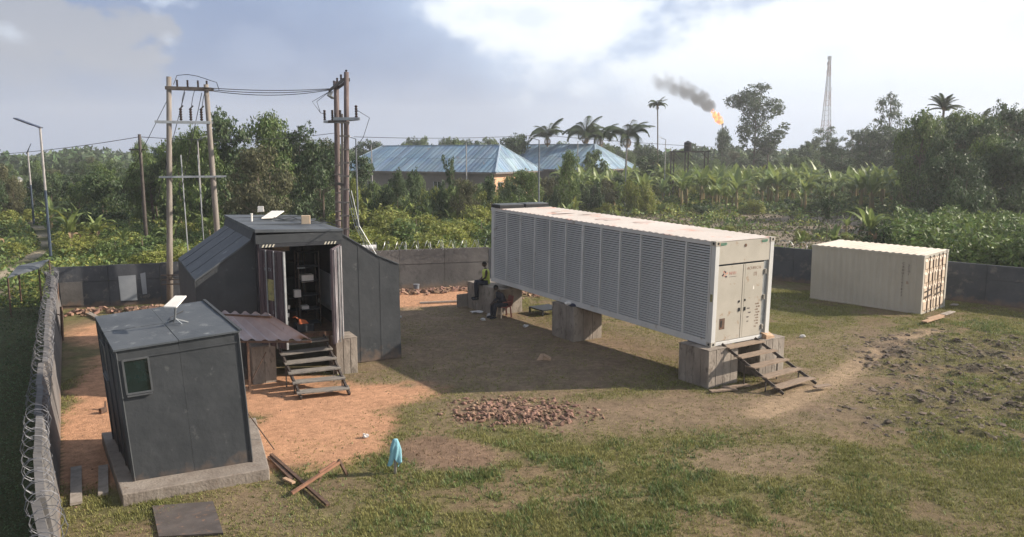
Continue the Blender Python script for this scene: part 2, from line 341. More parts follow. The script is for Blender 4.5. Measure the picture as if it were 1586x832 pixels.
# ------------------------------------------------------------------ materials
M = dict(
 dark=mat('dark_sheet_paint', (.052, .056, .060), (.038, .042, .046), 1.3, .68, bump=.5, bscale=4, c3=(.095, .10, .10), dirt=.2, splash=(.75, (.20, .13, .085))),
 darkroof=mat('grey_painted_roof_sheet', (.088, .097, .105), (.062, .070, .078), 1.2, .6, bump=.2, bscale=10, c3=(.20, .21, .21), dirt=.3),
 darkwall=mat('dark_rendered_wall', (.085, .09, .10), (.045, .05, .058), .7, .85, bump=.4, bscale=8, c3=(.16, .15, .14), dirt=.42, splash=(.5, (.22, .14, .09))),
 greywall=mat('grey_rendered_wall', (.155, .145, .138), (.095, .09, .087), .7, .88, bump=.4, bscale=8, c3=(.075, .07, .068), dirt=.45, splash=(.5, (.24, .15, .10))),
 pale=mat('pale_grey', (.30, .32, .34), (.22, .24, .26), 1.2, .85),
 concrete=mat('weathered_concrete', (.31, .27, .225), (.20, .168, .14), 2.2, .9, bump=.5, bscale=22, c3=(.11, .09, .07), dirt=.45, stretch=(1, 1, .5)),
 slab=mat('concrete_slab', (.26, .225, .19), (.18, .15, .125), 2, .9, bump=.5, bscale=18, c3=(.15, .11, .08), dirt=.35),
 white=mat('dusty_white_paint', (.60, .585, .54), (.52, .50, .455), .9, .55, bump=.05, c3=(.34, .25, .18), dirt=.16),
 beige=mat('dusty_beige_door_paint', (.43, .395, .335), (.37, .34, .285), 1.1, .5, c3=(.27, .17, .10), dirt=.30),
 roofwhite=mat('faded_white_roof_paint', (.55, .49, .44), (.46, .41, .36), .35, .7, c3=(.50, .26, .19), dirt=.42),
 louvre=mat('grey_white_louvre_paint', (.58, .575, .555), (.50, .495, .475), .8, .5, c3=(.30, .24, .19), dirt=.26),
 black=mat('black_plastic', (.02, .022, .024), (.012, .012, .014), 4, .5),
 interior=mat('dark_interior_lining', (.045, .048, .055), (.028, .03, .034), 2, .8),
 steel=mat('galvanised_steel', (.38, .40, .41), (.27, .28, .29), 6, .42, metal=.6),
 rust=mat('rusty_steel', (.16, .10, .07), (.08, .055, .042), 5, .75, metal=.3, c3=(.27, .13, .07), dirt=.4),
 rail=mat('dark_steel_rail', (.10, .085, .075), (.06, .05, .045), 6, .6, metal=.4),
 tread=mat('dusty_timber_tread', (.30, .225, .165), (.19, .14, .10), 4, .85, bump=.3, stretch=(1, 8, 1)),
 tread2=mat('grey_weathered_tread', (.26, .23, .19), (.12, .11, .105), 4, .8, bump=.3, stretch=(1, 10, 1), c3=(.36, .33, .30)),
 wood=mat('sawn_timber', (.46, .31, .20), (.33, .21, .13), 5, .8, bump=.2, stretch=(1, 1, 6)),
 plank=mat('old_grey_board', (.33, .29, .25), (.22, .19, .16), 5, .85, bump=.3),
 pole=mat('weathered_wood_pole', (.27, .24, .21), (.17, .15, .13), 3, .85, bump=.35, stretch=(4, 4, .4), c3=(.15, .11, .09)),
 pole2=mat('reddish_weathered_pole', (.17, .13, .12), (.09, .07, .068), 3, .85, bump=.35, stretch=(4, 4, .4), c3=(.36, .30, .27)),
 cable=mat('black_cable', (.02, .02, .022), rough=.5),
 ins=mat('brown_porcelain', (.05, .035, .03), rough=.25),
 bark=mat('tree_bark', (.17, .135, .10), (.10, .08, .06), 6, .9, bump=.4, stretch=(3, 3, .6)),
 awning=mat('dusty_corrugated_sheet', (.40, .36, .385), (.30, .27, .29), 1.8, .6, metal=.15, c3=(.20, .16, .17), dirt=.2),
 stone=mat('broken_block_rubble', (.27, .165, .115), (.17, .105, .075), 3, .9, bump=.4, island=.35),
 glass=mat('dark_window_glass', (.012, .028, .028), (.006, .014, .014), 3, .12, spec=.6),
 frame=mat('grey_window_frame', (.13, .135, .14), (.09, .095, .10), 5, .5, metal=.3),
 dish=mat('white_antenna_plastic', (.80, .76, .70), (.72, .68, .62), 2, .35),
 skin=mat('dark_brown_skin', (.055, .032, .022), (.042, .025, .018), 8, .5),
 hair=mat('black_hair', (.010, .009, .009), rough=.9),
 vest=mat('yellow_green_vest_cloth', (.48, .54, .12), (.40, .45, .09), 6, .8),
 trouser=mat('dark_trouser_cloth', (.035, .036, .045), (.024, .025, .032), 6, .9),
 shirt=mat('dark_shirt_cloth', (.045, .045, .055), (.03, .03, .036), 6, .9),
 redplastic=mat('faded_red_plastic', (.32, .11, .08), (.26, .09, .07), 4, .5),
 blue=mat('sky_blue_cloth', (.24, .46, .52), (.17, .36, .43), 6, .85, bump=.3),
 rooft=mat('blue_roofing_sheet', (.22, .29, .335), (.13, .21, .30), .25, .5, metal=.1, c3=(.22, .15, .12), dirt=.2, island=.22, stretch=(1, 1, 1)),
 orangewall=mat('orange_painted_wall', (.66, .40, .25), (.58, .34, .21), .6, .85),
 greyhouse=mat('grey_house_wall', (.20, .17, .15), (.15, .13, .12), .6, .85),
 lampmetal=mat('painted_lamp_pole', (.22, .23, .25), (.15, .16, .18), 3, .45, metal=.4),
 lampgrey=mat('pale_lamp_pole', (.42, .40, .38), (.30, .28, .27), 3, .45, metal=.4),
 lampblue=mat('blue_pole_paint', (.045, .065, .095), (.035, .05, .075), 3, .5),
 solar=mat('solar_panel_glass', (.03, .035, .06), (.02, .022, .04), 3, .2),
 razor=mat('razor_wire_steel', (.20, .20, .21), (.12, .12, .13), 8, .6, metal=.3),
 redp=mat('tower_red_paint', (.34, .20, .18), rough=.6),
 whitep=mat('tower_white_paint', (.45, .46, .48), rough=.6),
 orangeink=mat('orange_logo_ink', (.56, .30, .22), rough=.6), darkink=mat('dark_logo_ink', (.05, .035, .05), rough=.6),
 greenink=mat('green_stencil_ink', (.05, .22, .14), rough=.6), brownink=mat('brown_stencil_ink', (.30, .19, .13), rough=.7),
 redink=mat('faded_red_ink', (.52, .33, .27), rough=.7),
 yellow=mat('yellow_notice', (.34, .32, .13), (.16, .14, .08), 9, .7), hazy=mat('hazard_yellow', (.62, .58, .46), rough=.6),
 maroon=mat('dull_maroon_door', (.10, .075, .082), (.07, .055, .062), 2, .65, c3=(.22, .19, .18), dirt=.25),
 whitedoor=mat('scuffed_white_door_paint', (.46, .44, .44), (.10, .08, .09), 2.2, .6, stretch=(6, 6, .5), c3=(.10, .08, .09), dirt=.5),
 paper=mat('white_litter', (.62, .60, .58), (.50, .48, .46), 9, .8),
 reddish=mat('reddish_rough_timber', (.30, .155, .095), (.19, .10, .065), 5, .85, bump=.3),
 razor2=mat('bright_razor_wire', (.50, .51, .53), (.36, .37, .39), 8, .35, metal=.5),
 fadedred=mat('faded_red_roof_stain', (.48, .34, .29), (.52, .44, .39), 3, .8),
 card=mat('brown_cardboard', (.36, .25, .16), (.30, .20, .13), 6, .85),
 bucket=mat('grey_bucket_plastic', (.20, .21, .23), (.15, .16, .18), 6, .5),
 orangebox=mat('orange_red_tool_plastic', (.60, .16, .06), rough=.5),
 tan=mat('tan_card_box', (.62, .48, .34), (.55, .42, .29), 4, .8),
)
LEAF = dict(
 dark=mat('leaf_dark_green', (.088, .128, .050), (.044, .074, .031), .9, .55, trans=.22, island=.5, spec=.3),
 mid=mat('leaf_mid_green', (.150, .205, .060), (.085, .128, .040), .9, .55, trans=.28, island=.45, spec=.3),
 lite=mat('leaf_yellow_green', (.275, .290, .070), (.165, .190, .047), .9, .6, trans=.32, island=.45, spec=.3),
 dull=mat('leaf_brown_green', (.140, .138, .072), (.085, .088, .048), .9, .75, trans=.25, island=.4, spec=.2),
 banana=mat('banana_leaf', (.215, .265, .085), (.150, .200, .062), 1.5, .45, trans=.35, island=.3, spec=.35),
 bananay=mat('yellowing_banana_leaf', (.30, .32, .075), (.22, .24, .055), 1.5, .5, trans=.35, island=.2),
 dry=mat('dry_brown_leaf', (.30, .215, .125), (.20, .14, .085), 3, .8, trans=.15, island=.3),
 palm=mat('palm_frond_green', (.075, .105, .036), (.05, .075, .026), 1, .5, trans=.3, island=.3),
 grass=mat('yard_grass', (.265, .250, .088), (.180, .185, .058), .7, .75, trans=.3, island=.45),
)
#@@PART2
# ------------------------------------------------------------------ perimeter walls
def wall_run(name, P, H_, lean, m, label, joint=2.6, patches=()):
    root = empty(name, (P[0][0], P[0][1], 0)); tag(root, label, 'wall'); off = Vector((P[0][0], P[0][1], 0))
    k = 0
    for (a, b) in zip(P[:-1], P[1:]):
        a = Vector((*a, 0)); b = Vector((*b, 0)); L = (b-a).length; n = max(1, round(L/joint)); d = (b-a)/n
        nr = Vector((-d.y, d.x, 0)).normalized()
        for i in range(n):
            p = a+d*i-off; q = a+d*(i+1)-off-d.normalized()*0.015
            la = lean(k) if callable(lean) else lean; h = H_(k) if callable(H_) else H_
            lo = nr*la
            mb = MB(); t = 0.09
            hs = h*0.62                                     # lower course and upper course, the upper one slightly proud
            for z0, z1, tt in ((-0.1, hs, 0), (hs+0.012, h, 0.014)):
                l0, l1 = lo*max(z0, 0)/h, lo*z1/h; e = nr*(t+tt); f = nr*(-tt)
                mb.hexa([p+f+l0+Vector((0,0,z0)), q+f+l0+Vector((0,0,z0)), q+e+l0+Vector((0,0,z0)), p+e+l0+Vector((0,0,z0))],
                        [p+f+l1+Vector((0,0,z1)), q+f+l1+Vector((0,0,z1)), q+e+l1+Vector((0,0,z1)), p+e+l1+Vector((0,0,z1))])
            mm = m(k) if callable(m) else m
            mb.build('panel', mm, root); k += 1
    return root
rr_ = random.Random(3)
lw_lean = lambda k: 0.20+0.04*math.sin(k*1.7)+0.02*(k % 2)
left_wall = wall_run('perimeter_wall', LW, 1.62, lw_lean, M['greywall'], 'leaning grey sheet wall running down the left side of the yard')
wl = wall_run('perimeter_wall', BW[:3], lambda k: 1.76+.02*(k % 3), 0.0, M['darkwall'], 'dark grey yard wall behind the left wooden poles')
wm = wall_run('perimeter_wall', BW[2:5], lambda k: 1.9, 0.0, M['greywall'], 'mid grey yard wall with razor wire on top, left of the long louvred unit')
wmm = wall_run('perimeter_wall', BW[4:8], lambda k: 1.85, 0.0, M['darkwall'], 'dark yard wall between the long louvred unit and the small beige container')
wr = wall_run('perimeter_wall', BW[7:], lambda k: 1.72, 0.0, M['darkwall'], 'dark yard wall behind and right of the small beige container')
# paler flat panels, slightly proud, and thin posts on the left back wall
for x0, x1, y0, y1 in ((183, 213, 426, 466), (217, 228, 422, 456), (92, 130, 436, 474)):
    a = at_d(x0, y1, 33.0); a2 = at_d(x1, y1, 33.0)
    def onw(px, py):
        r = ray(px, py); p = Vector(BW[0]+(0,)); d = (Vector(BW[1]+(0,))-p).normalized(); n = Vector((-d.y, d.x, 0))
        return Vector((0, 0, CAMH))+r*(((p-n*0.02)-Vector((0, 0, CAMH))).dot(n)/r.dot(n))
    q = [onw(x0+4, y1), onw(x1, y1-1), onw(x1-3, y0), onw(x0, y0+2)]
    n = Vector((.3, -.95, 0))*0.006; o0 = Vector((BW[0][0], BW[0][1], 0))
    MB().add([p-o0 for p in q]+[p+n-o0 for p in q], [(4,5,6,7),(0,1,5,4),(1,2,6,5),(2,3,7,6),(3,0,4,7)]).build('pale_panel', M['pale'] if x0 > 150 else M['greywall'], wl)

def coil(name, P, r, pitch, label, wr_=0.009, jag=0.25, z0=1.75, two=False):
    mb = MB(); pts = []
    for (a, b) in zip(P[:-1], P[1:]):
        a = Vector(a); b = Vector(b); L = (b-a).length; n = int(L/pitch*12); d = (b-a)/L; s = d.cross(Vector((0, 0, 1))).normalized()
        for i in range(n):
            t = i/n; ph = i/12*2*math.pi; w = 1+jag*mnoise.noise(Vector((i*0.06, a.x, 0)))
            pts.append(a+d*(t*L+0.12*math.sin(ph*.5))+s*math.cos(ph)*r*w+Vector((0, 0, 1))*math.sin(ph)*r*w)
    mb.tube(pts, wr_, 3, False)
    off = pts[0].copy()
    for i in range(0, len(pts), 2):                 # barbs
        v = Vector((random.uniform(-1, 1), random.uniform(-1, 1), random.uniform(-1, 1))).normalized()*0.035
        mb.add([pts[i]-v, pts[i]+v, pts[i]+v.cross(Vector((0, 0, 1)))*0.5], [(0, 1, 2)])
    mb.v = [(x-off.x, y-off.y, z-off.z) for x, y, z in mb.v]
    return tag(mb.build(name, M['razor' if r == 0.20 else 'razor2'], loc=off), label, 'razor wire')
P = []
for i, (x, y) in enumerate(LW): P.append((x-0.22, y-0.11, 1.78))
coil('razor_wire', P, 0.20, 0.26, 'long razor wire coil along the top of the leaning left wall', 0.006)
coil('razor_wire', [(-8.5, 36.95, 2.05), (-5.47, 38.15, 2.06), (-1.3, 39.35, 2.06)], 0.24, 0.30, 'razor wire coil on the grey wall behind the people and left of the long unit', 0.010)
coil('razor_wire', [(13.2, 41.6, 1.95), (16.6, 38.4, 1.9), (19, 36, 1.84)], 0.14, 0.5, 'thin razor wire on the dark wall behind the small beige container', 0.006)
# dark posts leaning by the left wall
for (x, y, h, l) in ((-17.9, 30.6, 1.5, 'thin dark post by the far end of the left wall'), (-15.9, 27.3, 1.2, 'thin dark post part way down the left wall')):
    mb = MB(); mb.beam((0, 0, -.05), (0.04, 0.02, h), .07, .07); mb.beam((0, 0, h*.75), (-.12, .05, h*.77), .03, .03); tag(mb.build('fence_post', M['rust'], loc=(x, y, 0)), l, 'post')

# small sheet canopy outside the left wall
q = [at_z(12, 431, 1.6), at_z(60, 417, 1.6), at_z(76, 403, 1.75), at_z(28, 413, 1.7)]
o0 = Vector((q[0].x, q[0].y, 0)); cnp = empty('sheet_canopy', o0); tag(cnp, 'small grey sheet roof on thin posts just outside the far left wall', 'canopy')
MB().hexa([p-o0 for p in q], [p-o0+Vector((0, 0, .04)) for p in q]).build('roof_sheet', M['darkroof'], cnp)
for p in q: MB().beam(Vector((p.x, p.y, 0))-o0, p-o0+Vector((.0, 0, -.01)), .05, .05).build('post', M['rust'], cnp)

# ------------------------------------------------------------------ text helper
def text(body, size, m, parent, loc, rot, name='lettering', ext=0.002, align='LEFT', bold=0.0):
    cu = bpy.data.curves.new(name, 'FONT'); cu.body = body; cu.size = size; cu.extrude = ext; cu.align_x = align; cu.offset = bold; cu.resolution_u = 2
    tmp = bpy.data.objects.new('tmp', cu); me = bpy.data.meshes.new_from_object(tmp); bpy.data.objects.remove(tmp)
    me.materials.clear(); me.materials.append(m); return mesh_obj(me, name, parent, loc, rot)

# ------------------------------------------------------------------ long louvred container (frame: u right along the door end, v back, z up)
W, L, H = 2.44, 12.11, 3.02
A = empty('generator_container', (A0[0], A0[1], 1.08)); A.rotation_euler = (.022, -.001, AY)
tag(A, 'long grey white container with louvred side and closed double doors, raised on concrete blocks', 'shipping container')
fr = MB()
fr.box((0, 0.16, 0), (.09, L, .19)); fr.box((0, 0.16, H-.13), (.09, L, H-.012))
for v in (0.0, L-.16): fr.box((0, v, 0), (.16, v+.16, H-.012)); fr.box((W-.16, v, 0), (W, v+.16, H-.012))
fr.box((.16, .01, 0), (W-.16, .15, .10)); fr.box((W-.09, .16, 0), (W, L-.16, .19)); fr.box((W-.09, .16, H-.13), (W, L-.16, H-.012))
fr.build('frame', M['louvre'], A, bevel=.008)
MB().box((.12, .17, .06), (W-.12, L-.17, .14)).build('floor', M['rust'], A)
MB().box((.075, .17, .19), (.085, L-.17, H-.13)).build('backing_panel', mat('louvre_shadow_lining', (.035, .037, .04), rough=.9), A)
cw = MB()
n = 60; w0 = W-.05
for i in range(n):
    v0, v1 = .17+(L-.34)*i/n, .17+(L-.34)*(i+1)/n; d = .035 if i % 2 else 0
    cw.box((w0-.02-d, v0, .19), (w0-d, v1, H-.13))
cw.build('side_wall', M['white'], A); MB().box((.16, L-.03, .05), (W-.16, L-.005, H-.02)).build('end_wall', M['white'], A)
# roof: shallow corrugation across
rf = MB(); n = 168
vs = []; fs = []
for i in range(n+1):
    v = .02+(L-.04)*i/n; z = H-.006+(.014 if i % 4 in (1, 2) else 0); vs += [(.02, v, z), (W-.02, v, z), (.02, v, z-.03), (W-.02, v, z-.03)]
for i in range(n):
    a = 4*i; fs += [(a, a+1, a+5, a+4), (a+2, a+6, a+7, a+3), (a, a+4, a+6, a+2), (a+1, a+3, a+7, a+5)]
rf.add(vs, fs); rf.build('roof', M['roofwhite'], A)
er = MB()
for i in range(90):
    v = .2+i*(L-.4)/90; er.box((-.012, v, H-.028), (.03, v+.075, H-.004))
tag(er.build('roof_edge_tab', M['roofwhite'], A), kind='stuff')
for u, v in ((0, 0), (W, 0), (0, L), (W, L)):
    for z in (0, H-.118):
        s = -1 if u == 0 else 1; c = MB(); uu = u-.004*(-s) if False else u
        u0, u1 = (-.012, .17) if u == 0 else (W-.17, W+.012); v0, v1 = (-.012, .17) if v == 0 else (L-.17, L+.012)
        cast = MB().box((u0, v0, z-.006), (u1, v1, z+.126)).build('corner_casting', M['beige'] if v == 0 else M['louvre'], A)
        if v == 0:
            MB().tube([((u0+u1)/2, v0-.004, z+.06), ((u0+u1)/2, v0+.02, z+.06)], .038, 10).build('casting_hole', M['black'], cast)
            if u == 0: MB().tube([(u0-.004, .08, z+.06), (u0+.02, .08, z+.06)], .038, 10).build('casting_hole', M['black'], cast)
bw = (L-.34)/12
for i in range(13):
    v = .17+bw*i; wd = .10 if i in (0, 12, 6) else .06
    MB().box((-.012 if i == 6 else -.004, v-wd/2 if i else v, .192), (.07, v+wd/2 if i < 12 else v, H-.132)).build('mullion', M['louvre'], A)
NS = 36; zs0, zs1 = .205, H-.145; pit = (zs1-zs0)/NS
sl = MB().box((-.034, -bw/2+.035, -.004), (.034, bw/2-.035, .004)); slat0 = None
rest = MB()
for i in range(12):
    for j in range(NS):
        vc = .17+bw*(i+.5); zc = zs0+pit*(j+.5)
        if i < 8:
            if slat0 is None:
                slat0 = sl.build('slat', M['louvre'], A); o = slat0
            else: o = inst(slat0, 'slat', A)
            o.location = (.035, vc, zc); o.rotation_euler = (0, -.62+random.uniform(-.012, .012), 0)
        else:
            MM = Matrix.Translation((.035, vc, zc)) @ Euler((0, -.62+random.uniform(-.012, .012), 0)).to_matrix().to_4x4()
            rest.box((-.034, -bw/2+.035, -.004), (.034, bw/2-.035, .004), MM)
tag(rest.build('slat_bank', M['louvre'], A), kind='stuff')
# door end
MB().box((.16, .012, 2.36), (W-.16, .06, H-.02)).build('header_panel', M['beige'], A)
MB().box((.17, .13, .10), (W-.17, .16, 2.36)).build('door_recess', M['darkroof'], A)
for u0, u1, nm in ((.165, 1.20, 'left'), (1.30, 2.08, 'right')):
    dl = MB().box((u0, .035, .115), (u1, .075, 2.30)).build('door', M['beige'], A, bevel=.006)
    if nm == 'left': d1 = dl
    else: d2 = dl
MB().box((1.215, .030, .115), (1.285, .075, 2.30)).build('door_seam_strip', M['beige'], A)
MB().box((2.09, .05, .115), (2.27, .08, 2.35)).build('hinge_channel', M['steel'], A)
MB().box((2.272, -.004, .10), (2.30, .05, 2.36)).build('edge_strip', M['white'], A)
for z in (.35, 1.25, 2.02):
    MB().tube([(2.14, .02, z-.07), (2.14, .02, z+.07)], .035, 8).build('hinge', M['beige'], A)
for u, z, r in ((1.12, .98, .03), (1.10, 1.22, .018), (1.35, .98, .03), (1.34, 1.24, .018)):
    MB().box((u-r, .012, z-r*2), (u+r, .035, z+r*1.5)).build('handle', M['black'], d1 if u < 1.25 else d2)
MB().box((.33, .030, .46), (.55, .035, .78)).build('vent_plate', M['rust'], d1)
MB().box((.38, .026, .52), (.43, .030, .72)).build('vent_slot', M['black'], d1)
MB().tube([(1.22, .0, H-.17), (1.22, .02, H-.17)], .05, 8).build('lamp_boss', M['rust'], A)
FR_ = (math.pi/2, 0, 0)
for (u, z, m, a) in ((.46, 2.13, 'darkink', .5), (.38, 2.05, 'darkink', -.7), (.50, 1.99, 'darkink', .1), (.42, 2.12, 'orangeink', .9), (.44, 2.02, 'orangeink', .3), (.53, 2.08, 'orangeink', -.4)):
    MM = Matrix.Translation((u, .0335, z)) @ Euler((0, a, 0)).to_matrix().to_4x4()
    MB().box((-.045, -.0015, -.022), (.045, .0015, .022), MM).build('logo_blade', M[m], d1)
text('MHH', .13, M['redink'], d1, (.63, .033, 2.03), FR_, bold=.004)
MB().box((.64, .0315, 1.965), (.92, .0335, 1.975)).build('logo_line', M['darkink'], d1)
text('ACU01C16', .125, M['brownink'], d2, (1.37, .033, 2.12), FR_); text('[2]', .12, M['brownink'], d2, (1.66, .033, 1.95), FR_)
MB().add([(1.66, .032, 1.52), (1.72, .032, 1.52), (1.71, .032, 1.60), (1.69, .032, 1.64), (1.67, .032, 1.60)], [(0, 1, 2, 3, 4)]).build('white_mark', M['dish'], d2)
for i in range(9):
    text(('38.480', '30.480', '4.200', '26.280', '67.200', '9.260', '57.940', '2.700', '95.3')[i], .062, M['brownink'], d2, (1.84 if i % 2 else 1.80, .033, 1.05-.085*i), FR_)
for i, (u, s) in enumerate(((1.46, 'MAX'), (1.50, 'TARE'), (1.46, 'NET'), (1.47, 'CU'))): text(s, .055, M['darkink'], d2, (u, .033, .95-.13*i), FR_)
text('LLLLD', .09, M['greenink'], A, (.19, .0, H-.11), FR_, bold=.006); text('LLLLD', .09, M['greenink'], A, (1.90, .0, H-.11), FR_, bold=.006)
MB().box((-.004, .03, 1.30), (0.0, .12, 1.52)).build('rating_plate', M['yellow'], A)
for j, (u, v, ru, rv, mm) in enumerate(((1.0, 8.6, .55, .16, 'rust'), (1.5, 7.9, .35, .10, 'rust'), (1.2, 9.3, .3, .08, 'rust'), (1.3, 6.3, .5, .5, 'fadedred'), (1.6, 4.9, .45, .3, 'fadedred'))):
    pr_ = random.Random(j); MB().add([(u+ru*math.cos(k*.524)*pr_.uniform(.5, 1.1), v+rv*math.sin(k*.524)*pr_.uniform(.5, 1.1), H+.0115) for k in range(12)], [tuple(range(12))]).build('roof_stain', M[mm], A)
# flat black boxes on the far end of its roof
for u0, l in ((.02, 'left flat black box on the far end of the long unit roof'), (1.25, 'right flat black box on the far end of the long unit roof')):
    rb = empty('roof_box', (*fw(A0, AY, u0+.58, 11.75), 4.10+.26)); rb.rotation_euler = (.022, 0, AY); tag(rb, l, 'roof box', 'flat black boxes on the container roof')
    MB().box((-.58, -.32, 0), (.58, .32, .13)).build('body', M['black'], rb, bevel=.01); MB().box((-.56, -.30, .132), (.56, .30, .155)).build('lid', M['darkroof'], rb)

# concrete piers: core with vertical cast panels
def pier(u0, u1, v0, v1, h, F0, yaw, label, np_=4):
    x, y = fw(F0, yaw, (u0+u1)/2, (v0+v1)/2); a, b_ = (u1-u0)/2, (v1-v0)/2
    r = empty('concrete_pier', (x, y, 0), yaw); tag(r, label, 'concrete block')
    MB().box((-a+.03, -b_+.03, -.05), (a-.03, b_-.03, h-.02)).build('core', M['concrete'], r)
    MB().box((-a-.01, -b_-.01, h-.018), (a+.01, b_+.01, h)).build('cap', M['concrete'], r)
    for s in range(np_):
        for side in (0, 1):
            ln = 2*a if side == 0 else 2*b_
            k0 = -ln/2+ln*s/np_+.008; k1 = -ln/2+ln*(s+1)/np_-.008; j = random.uniform(0, .012)
            hh = h-.02-random.uniform(0, .015)
            if side == 0: MB().box((k0, -b_-j, -.04), (k1, -b_+.03, hh)).build('cast_panel', M['concrete'], r, bevel=.006)
            else:
                MB().box((-a-j, k0, -.04), (-a+.03, k1, hh)).build('cast_panel', M['concrete'], r, bevel=.006)
                MB().box((a-.03, k0, -.04), (a+j, k1, hh)).build('cast_panel', M['concrete'], r, bevel=.006)
    return r
pier(-.30, .90, -.22, .95, 1.07, A0, AY, 'concrete pier under the near left corner of the long unit, beside the steps')
pier(1.82, 2.92, -.22, .75, 1.07, A0, AY, 'concrete pier under the near right corner of the long unit, half behind the steps')
pier(-.12, 1.15, 6.3, 7.6, 1.21, A0, AY, 'squat concrete pier under the middle of the long unit with cloth on it', 3)
pier(-.10, 1.3, 11.75, 13.9, 1.10, A0, AY, 'concrete pier under the far end of the long unit where a person sits', 3)
pier(2.08, 2.72, -.42, .42, 1.08, D0, DY, 'narrow concrete pier right of the steps of the dark workshop', 3)
pier(-.30, .34, -.30, .42, 1.08, D0, DY, 'narrow concrete pier under the corrugated awning', 2)
tag(MB().box((-.55, -.22, -.02), (.55, .22, .03)).build('loose_plank', M['plank'], loc=(*fw(A0, AY, .25, 11.6), 1.12), rot=(0, 0.03, AY+1.2)), 'short board lying on the far pier beside the seated person', 'plank')
tag(MB().box((-.45, -.02, 0), (.45, .02, .55)).build('grey_slab', M['concrete'], loc=(*fw(A0, AY, -.15, 14.0), 0), rot=(0, 0, AY+.1)), 'low grey slab standing left of the far pier', 'slab')
# debris on top of the near right pier
tag(MB().hexa([(-.2,-.15,0),(.2,-.12,0),(.22,.15,0),(-.18,.18,0)], [(-.2,-.15,.12),(.2,-.12,.04),(.22,.15,.16),(-.18,.18,.2)]).build('broken_slab', M['wood'], loc=(*fw(A0, AY, 2.35, -.02), 1.07), rot=(0, 0, AY)), 'sunlit broken lump on the pier right of the long unit doors', 'rubble')

# steps
def steps(F0, yaw, ta, tb, ba, bb, n, mt, label, name='steps', rail=.06, legs=True, ext=.06, tw=.30):
    o = fw(F0, yaw, (ba[0]+bb[0])/2, (ba[1]+bb[1])/2); r = empty(name, (*o, 0), yaw); tag(r, label, 'steps')
    cu, cv = (ba[0]+bb[0])/2, (ba[1]+bb[1])/2
    Lc = lambda p: Vector((p[0]-cu, p[1]-cv, p[2]))
    ta, tb, ba, bb = map(Lc, (ta, tb, ba, bb))
    for a, b in ((ta, ba), (tb, bb)): MB().beam(a, b, rail*.6, rail*1.3).build('stringer', M['rail'], r)
    for i in range(n):
        t = (i+.45)/n; a = ta.lerp(ba, t); b = tb.lerp(bb, t); d = (b-a).normalized()
        MB().beam(a-d*ext+Vector((0, 0, .03)), b+d*ext+Vector((0, 0, .03)), tw, .035).build('tread', mt, r, rot=(0, 0, random.uniform(-.006, .006)))
    if legs:
        for a, b, t in ((ta, ba, .38), (tb, bb, .38), (ta, ba, .72), (tb, bb, .72)):
            p = a.lerp(b, t); MB().beam(Vector((p.x, p.y, -.02)), p, .03, .03).build('strut', M['rail'], r)
    return r
steps(A0, AY, (.42, -.03, 1.13), (1.80, -.03, 1.13), (1.0, -1.78, .0), (2.62, -1.62, .0), 5, M['tread'], 'dusty timber steps with dark steel stringers at the long unit doors')
steps(D0, DY, (.42, -.12, 1.12), (1.80, -.12, 1.15), (.60, -2.32, 0), (1.86, -2.54, 0), 6, M['tread2'], 'grey weathered timber steps up to the dark workshop', rail=.085, tw=.36)

# ------------------------------------------------------------------ small beige container
W2, L2, H2 = 2.44, 4.88, 2.53
Bc = empty('shipping_container', (B0[0], B0[1], -.12)); Bc.rotation_euler = (.006, -.028, BY); tag(Bc, 'small beige corrugated container standing on the grass before the right wall', 'shipping container')
beige2 = mat('beige_container_paint', (.43, .40, .34), (.38, .35, .295), .7, .6, c3=(.40, .31, .22), dirt=.12)
f = MB()
for v in (0, L2-.14):
    for u in (0, W2-.14): f.box((u, v, 0), (u+.14, v+.14, H2-.01))
f.box((0, .14, 0), (.07, L2-.14, .14)); f.box((0, .14, H2-.1), (.07, L2-.14, H2-.012)); f.box((W2-.07, .14, 0), (W2, L2-.14, .14)); f.box((W2-.07, .14, H2-.1), (W2, L2-.14, H2-.012))
f.box((.14, .012, 0), (W2-.14, .12, .12)); f.box((.14, .012, H2-.14), (W2-.14, .12, H2-.012)); f.build('frame', beige2, Bc)
def corrug(u, v0, v1, z0, z1, n, d, m, nm, par, flip=1):
    vs = []; fs = []
    for i in range(n+1):
        for k, (fr0, dd) in enumerate(((0, 0), (.32, 0), (.5, d), (.82, d))):
            if i == n and k: continue
            v = v0+(v1-v0)*(i+fr0)/n; vs += [(u+flip*dd, v, z0), (u+flip*dd, v, z1)]
    for i in range(len(vs)//2-1): a = 2*i; fs.append((a, a+1, a+3, a+2))
    return MB().add(vs, fs).build(nm, m, par)
corrug(.016, .14, L2-.14, .14, H2-.1, 17, .022, beige2, 'side_wall', Bc); corrug(W2-.016, .14, L2-.14, .14, H2-.1, 17, .022, beige2, 'side_wall', Bc, -1)
MB().box((.14, L2-.05, .05), (W2-.14, L2-.02, H2-.02)).build('end_wall', beige2, Bc)
vs = []; fs = []; n = 68
for i in range(n+1):
    v = .02+(L2-.04)*i/n; z = H2-.004+(.02 if i % 4 in (1, 2) else 0); vs += [(.03, v, z), (W2-.03, v, z)]
for i in range(n): a = 2*i; fs.append((a, a+1, a+3, a+2))
MB().add(vs, fs).build('roof', mat('sunlit_beige_roof', (.66, .58, .47), (.58, .49, .39), 1, .6, c3=(.50, .36, .25), dirt=.2), Bc)
for u in (0, W2):
    for v in (0, L2):
        for z in (0, H2-.11):
            u0, u1 = (-.01, .16) if u == 0 else (W2-.16, W2+.01); v0, v1 = (-.01, .16) if v == 0 else (L2-.16, L2+.01)
            MB().box((u0, v0, z-.005), (u1, v1, z+.118)).build('corner_casting', beige2, Bc)
bdoor = mat('beige_panel_door', (.62, .50, .38), (.52, .41, .31), 1.3, .55, c3=(.22, .12, .09), dirt=.32)
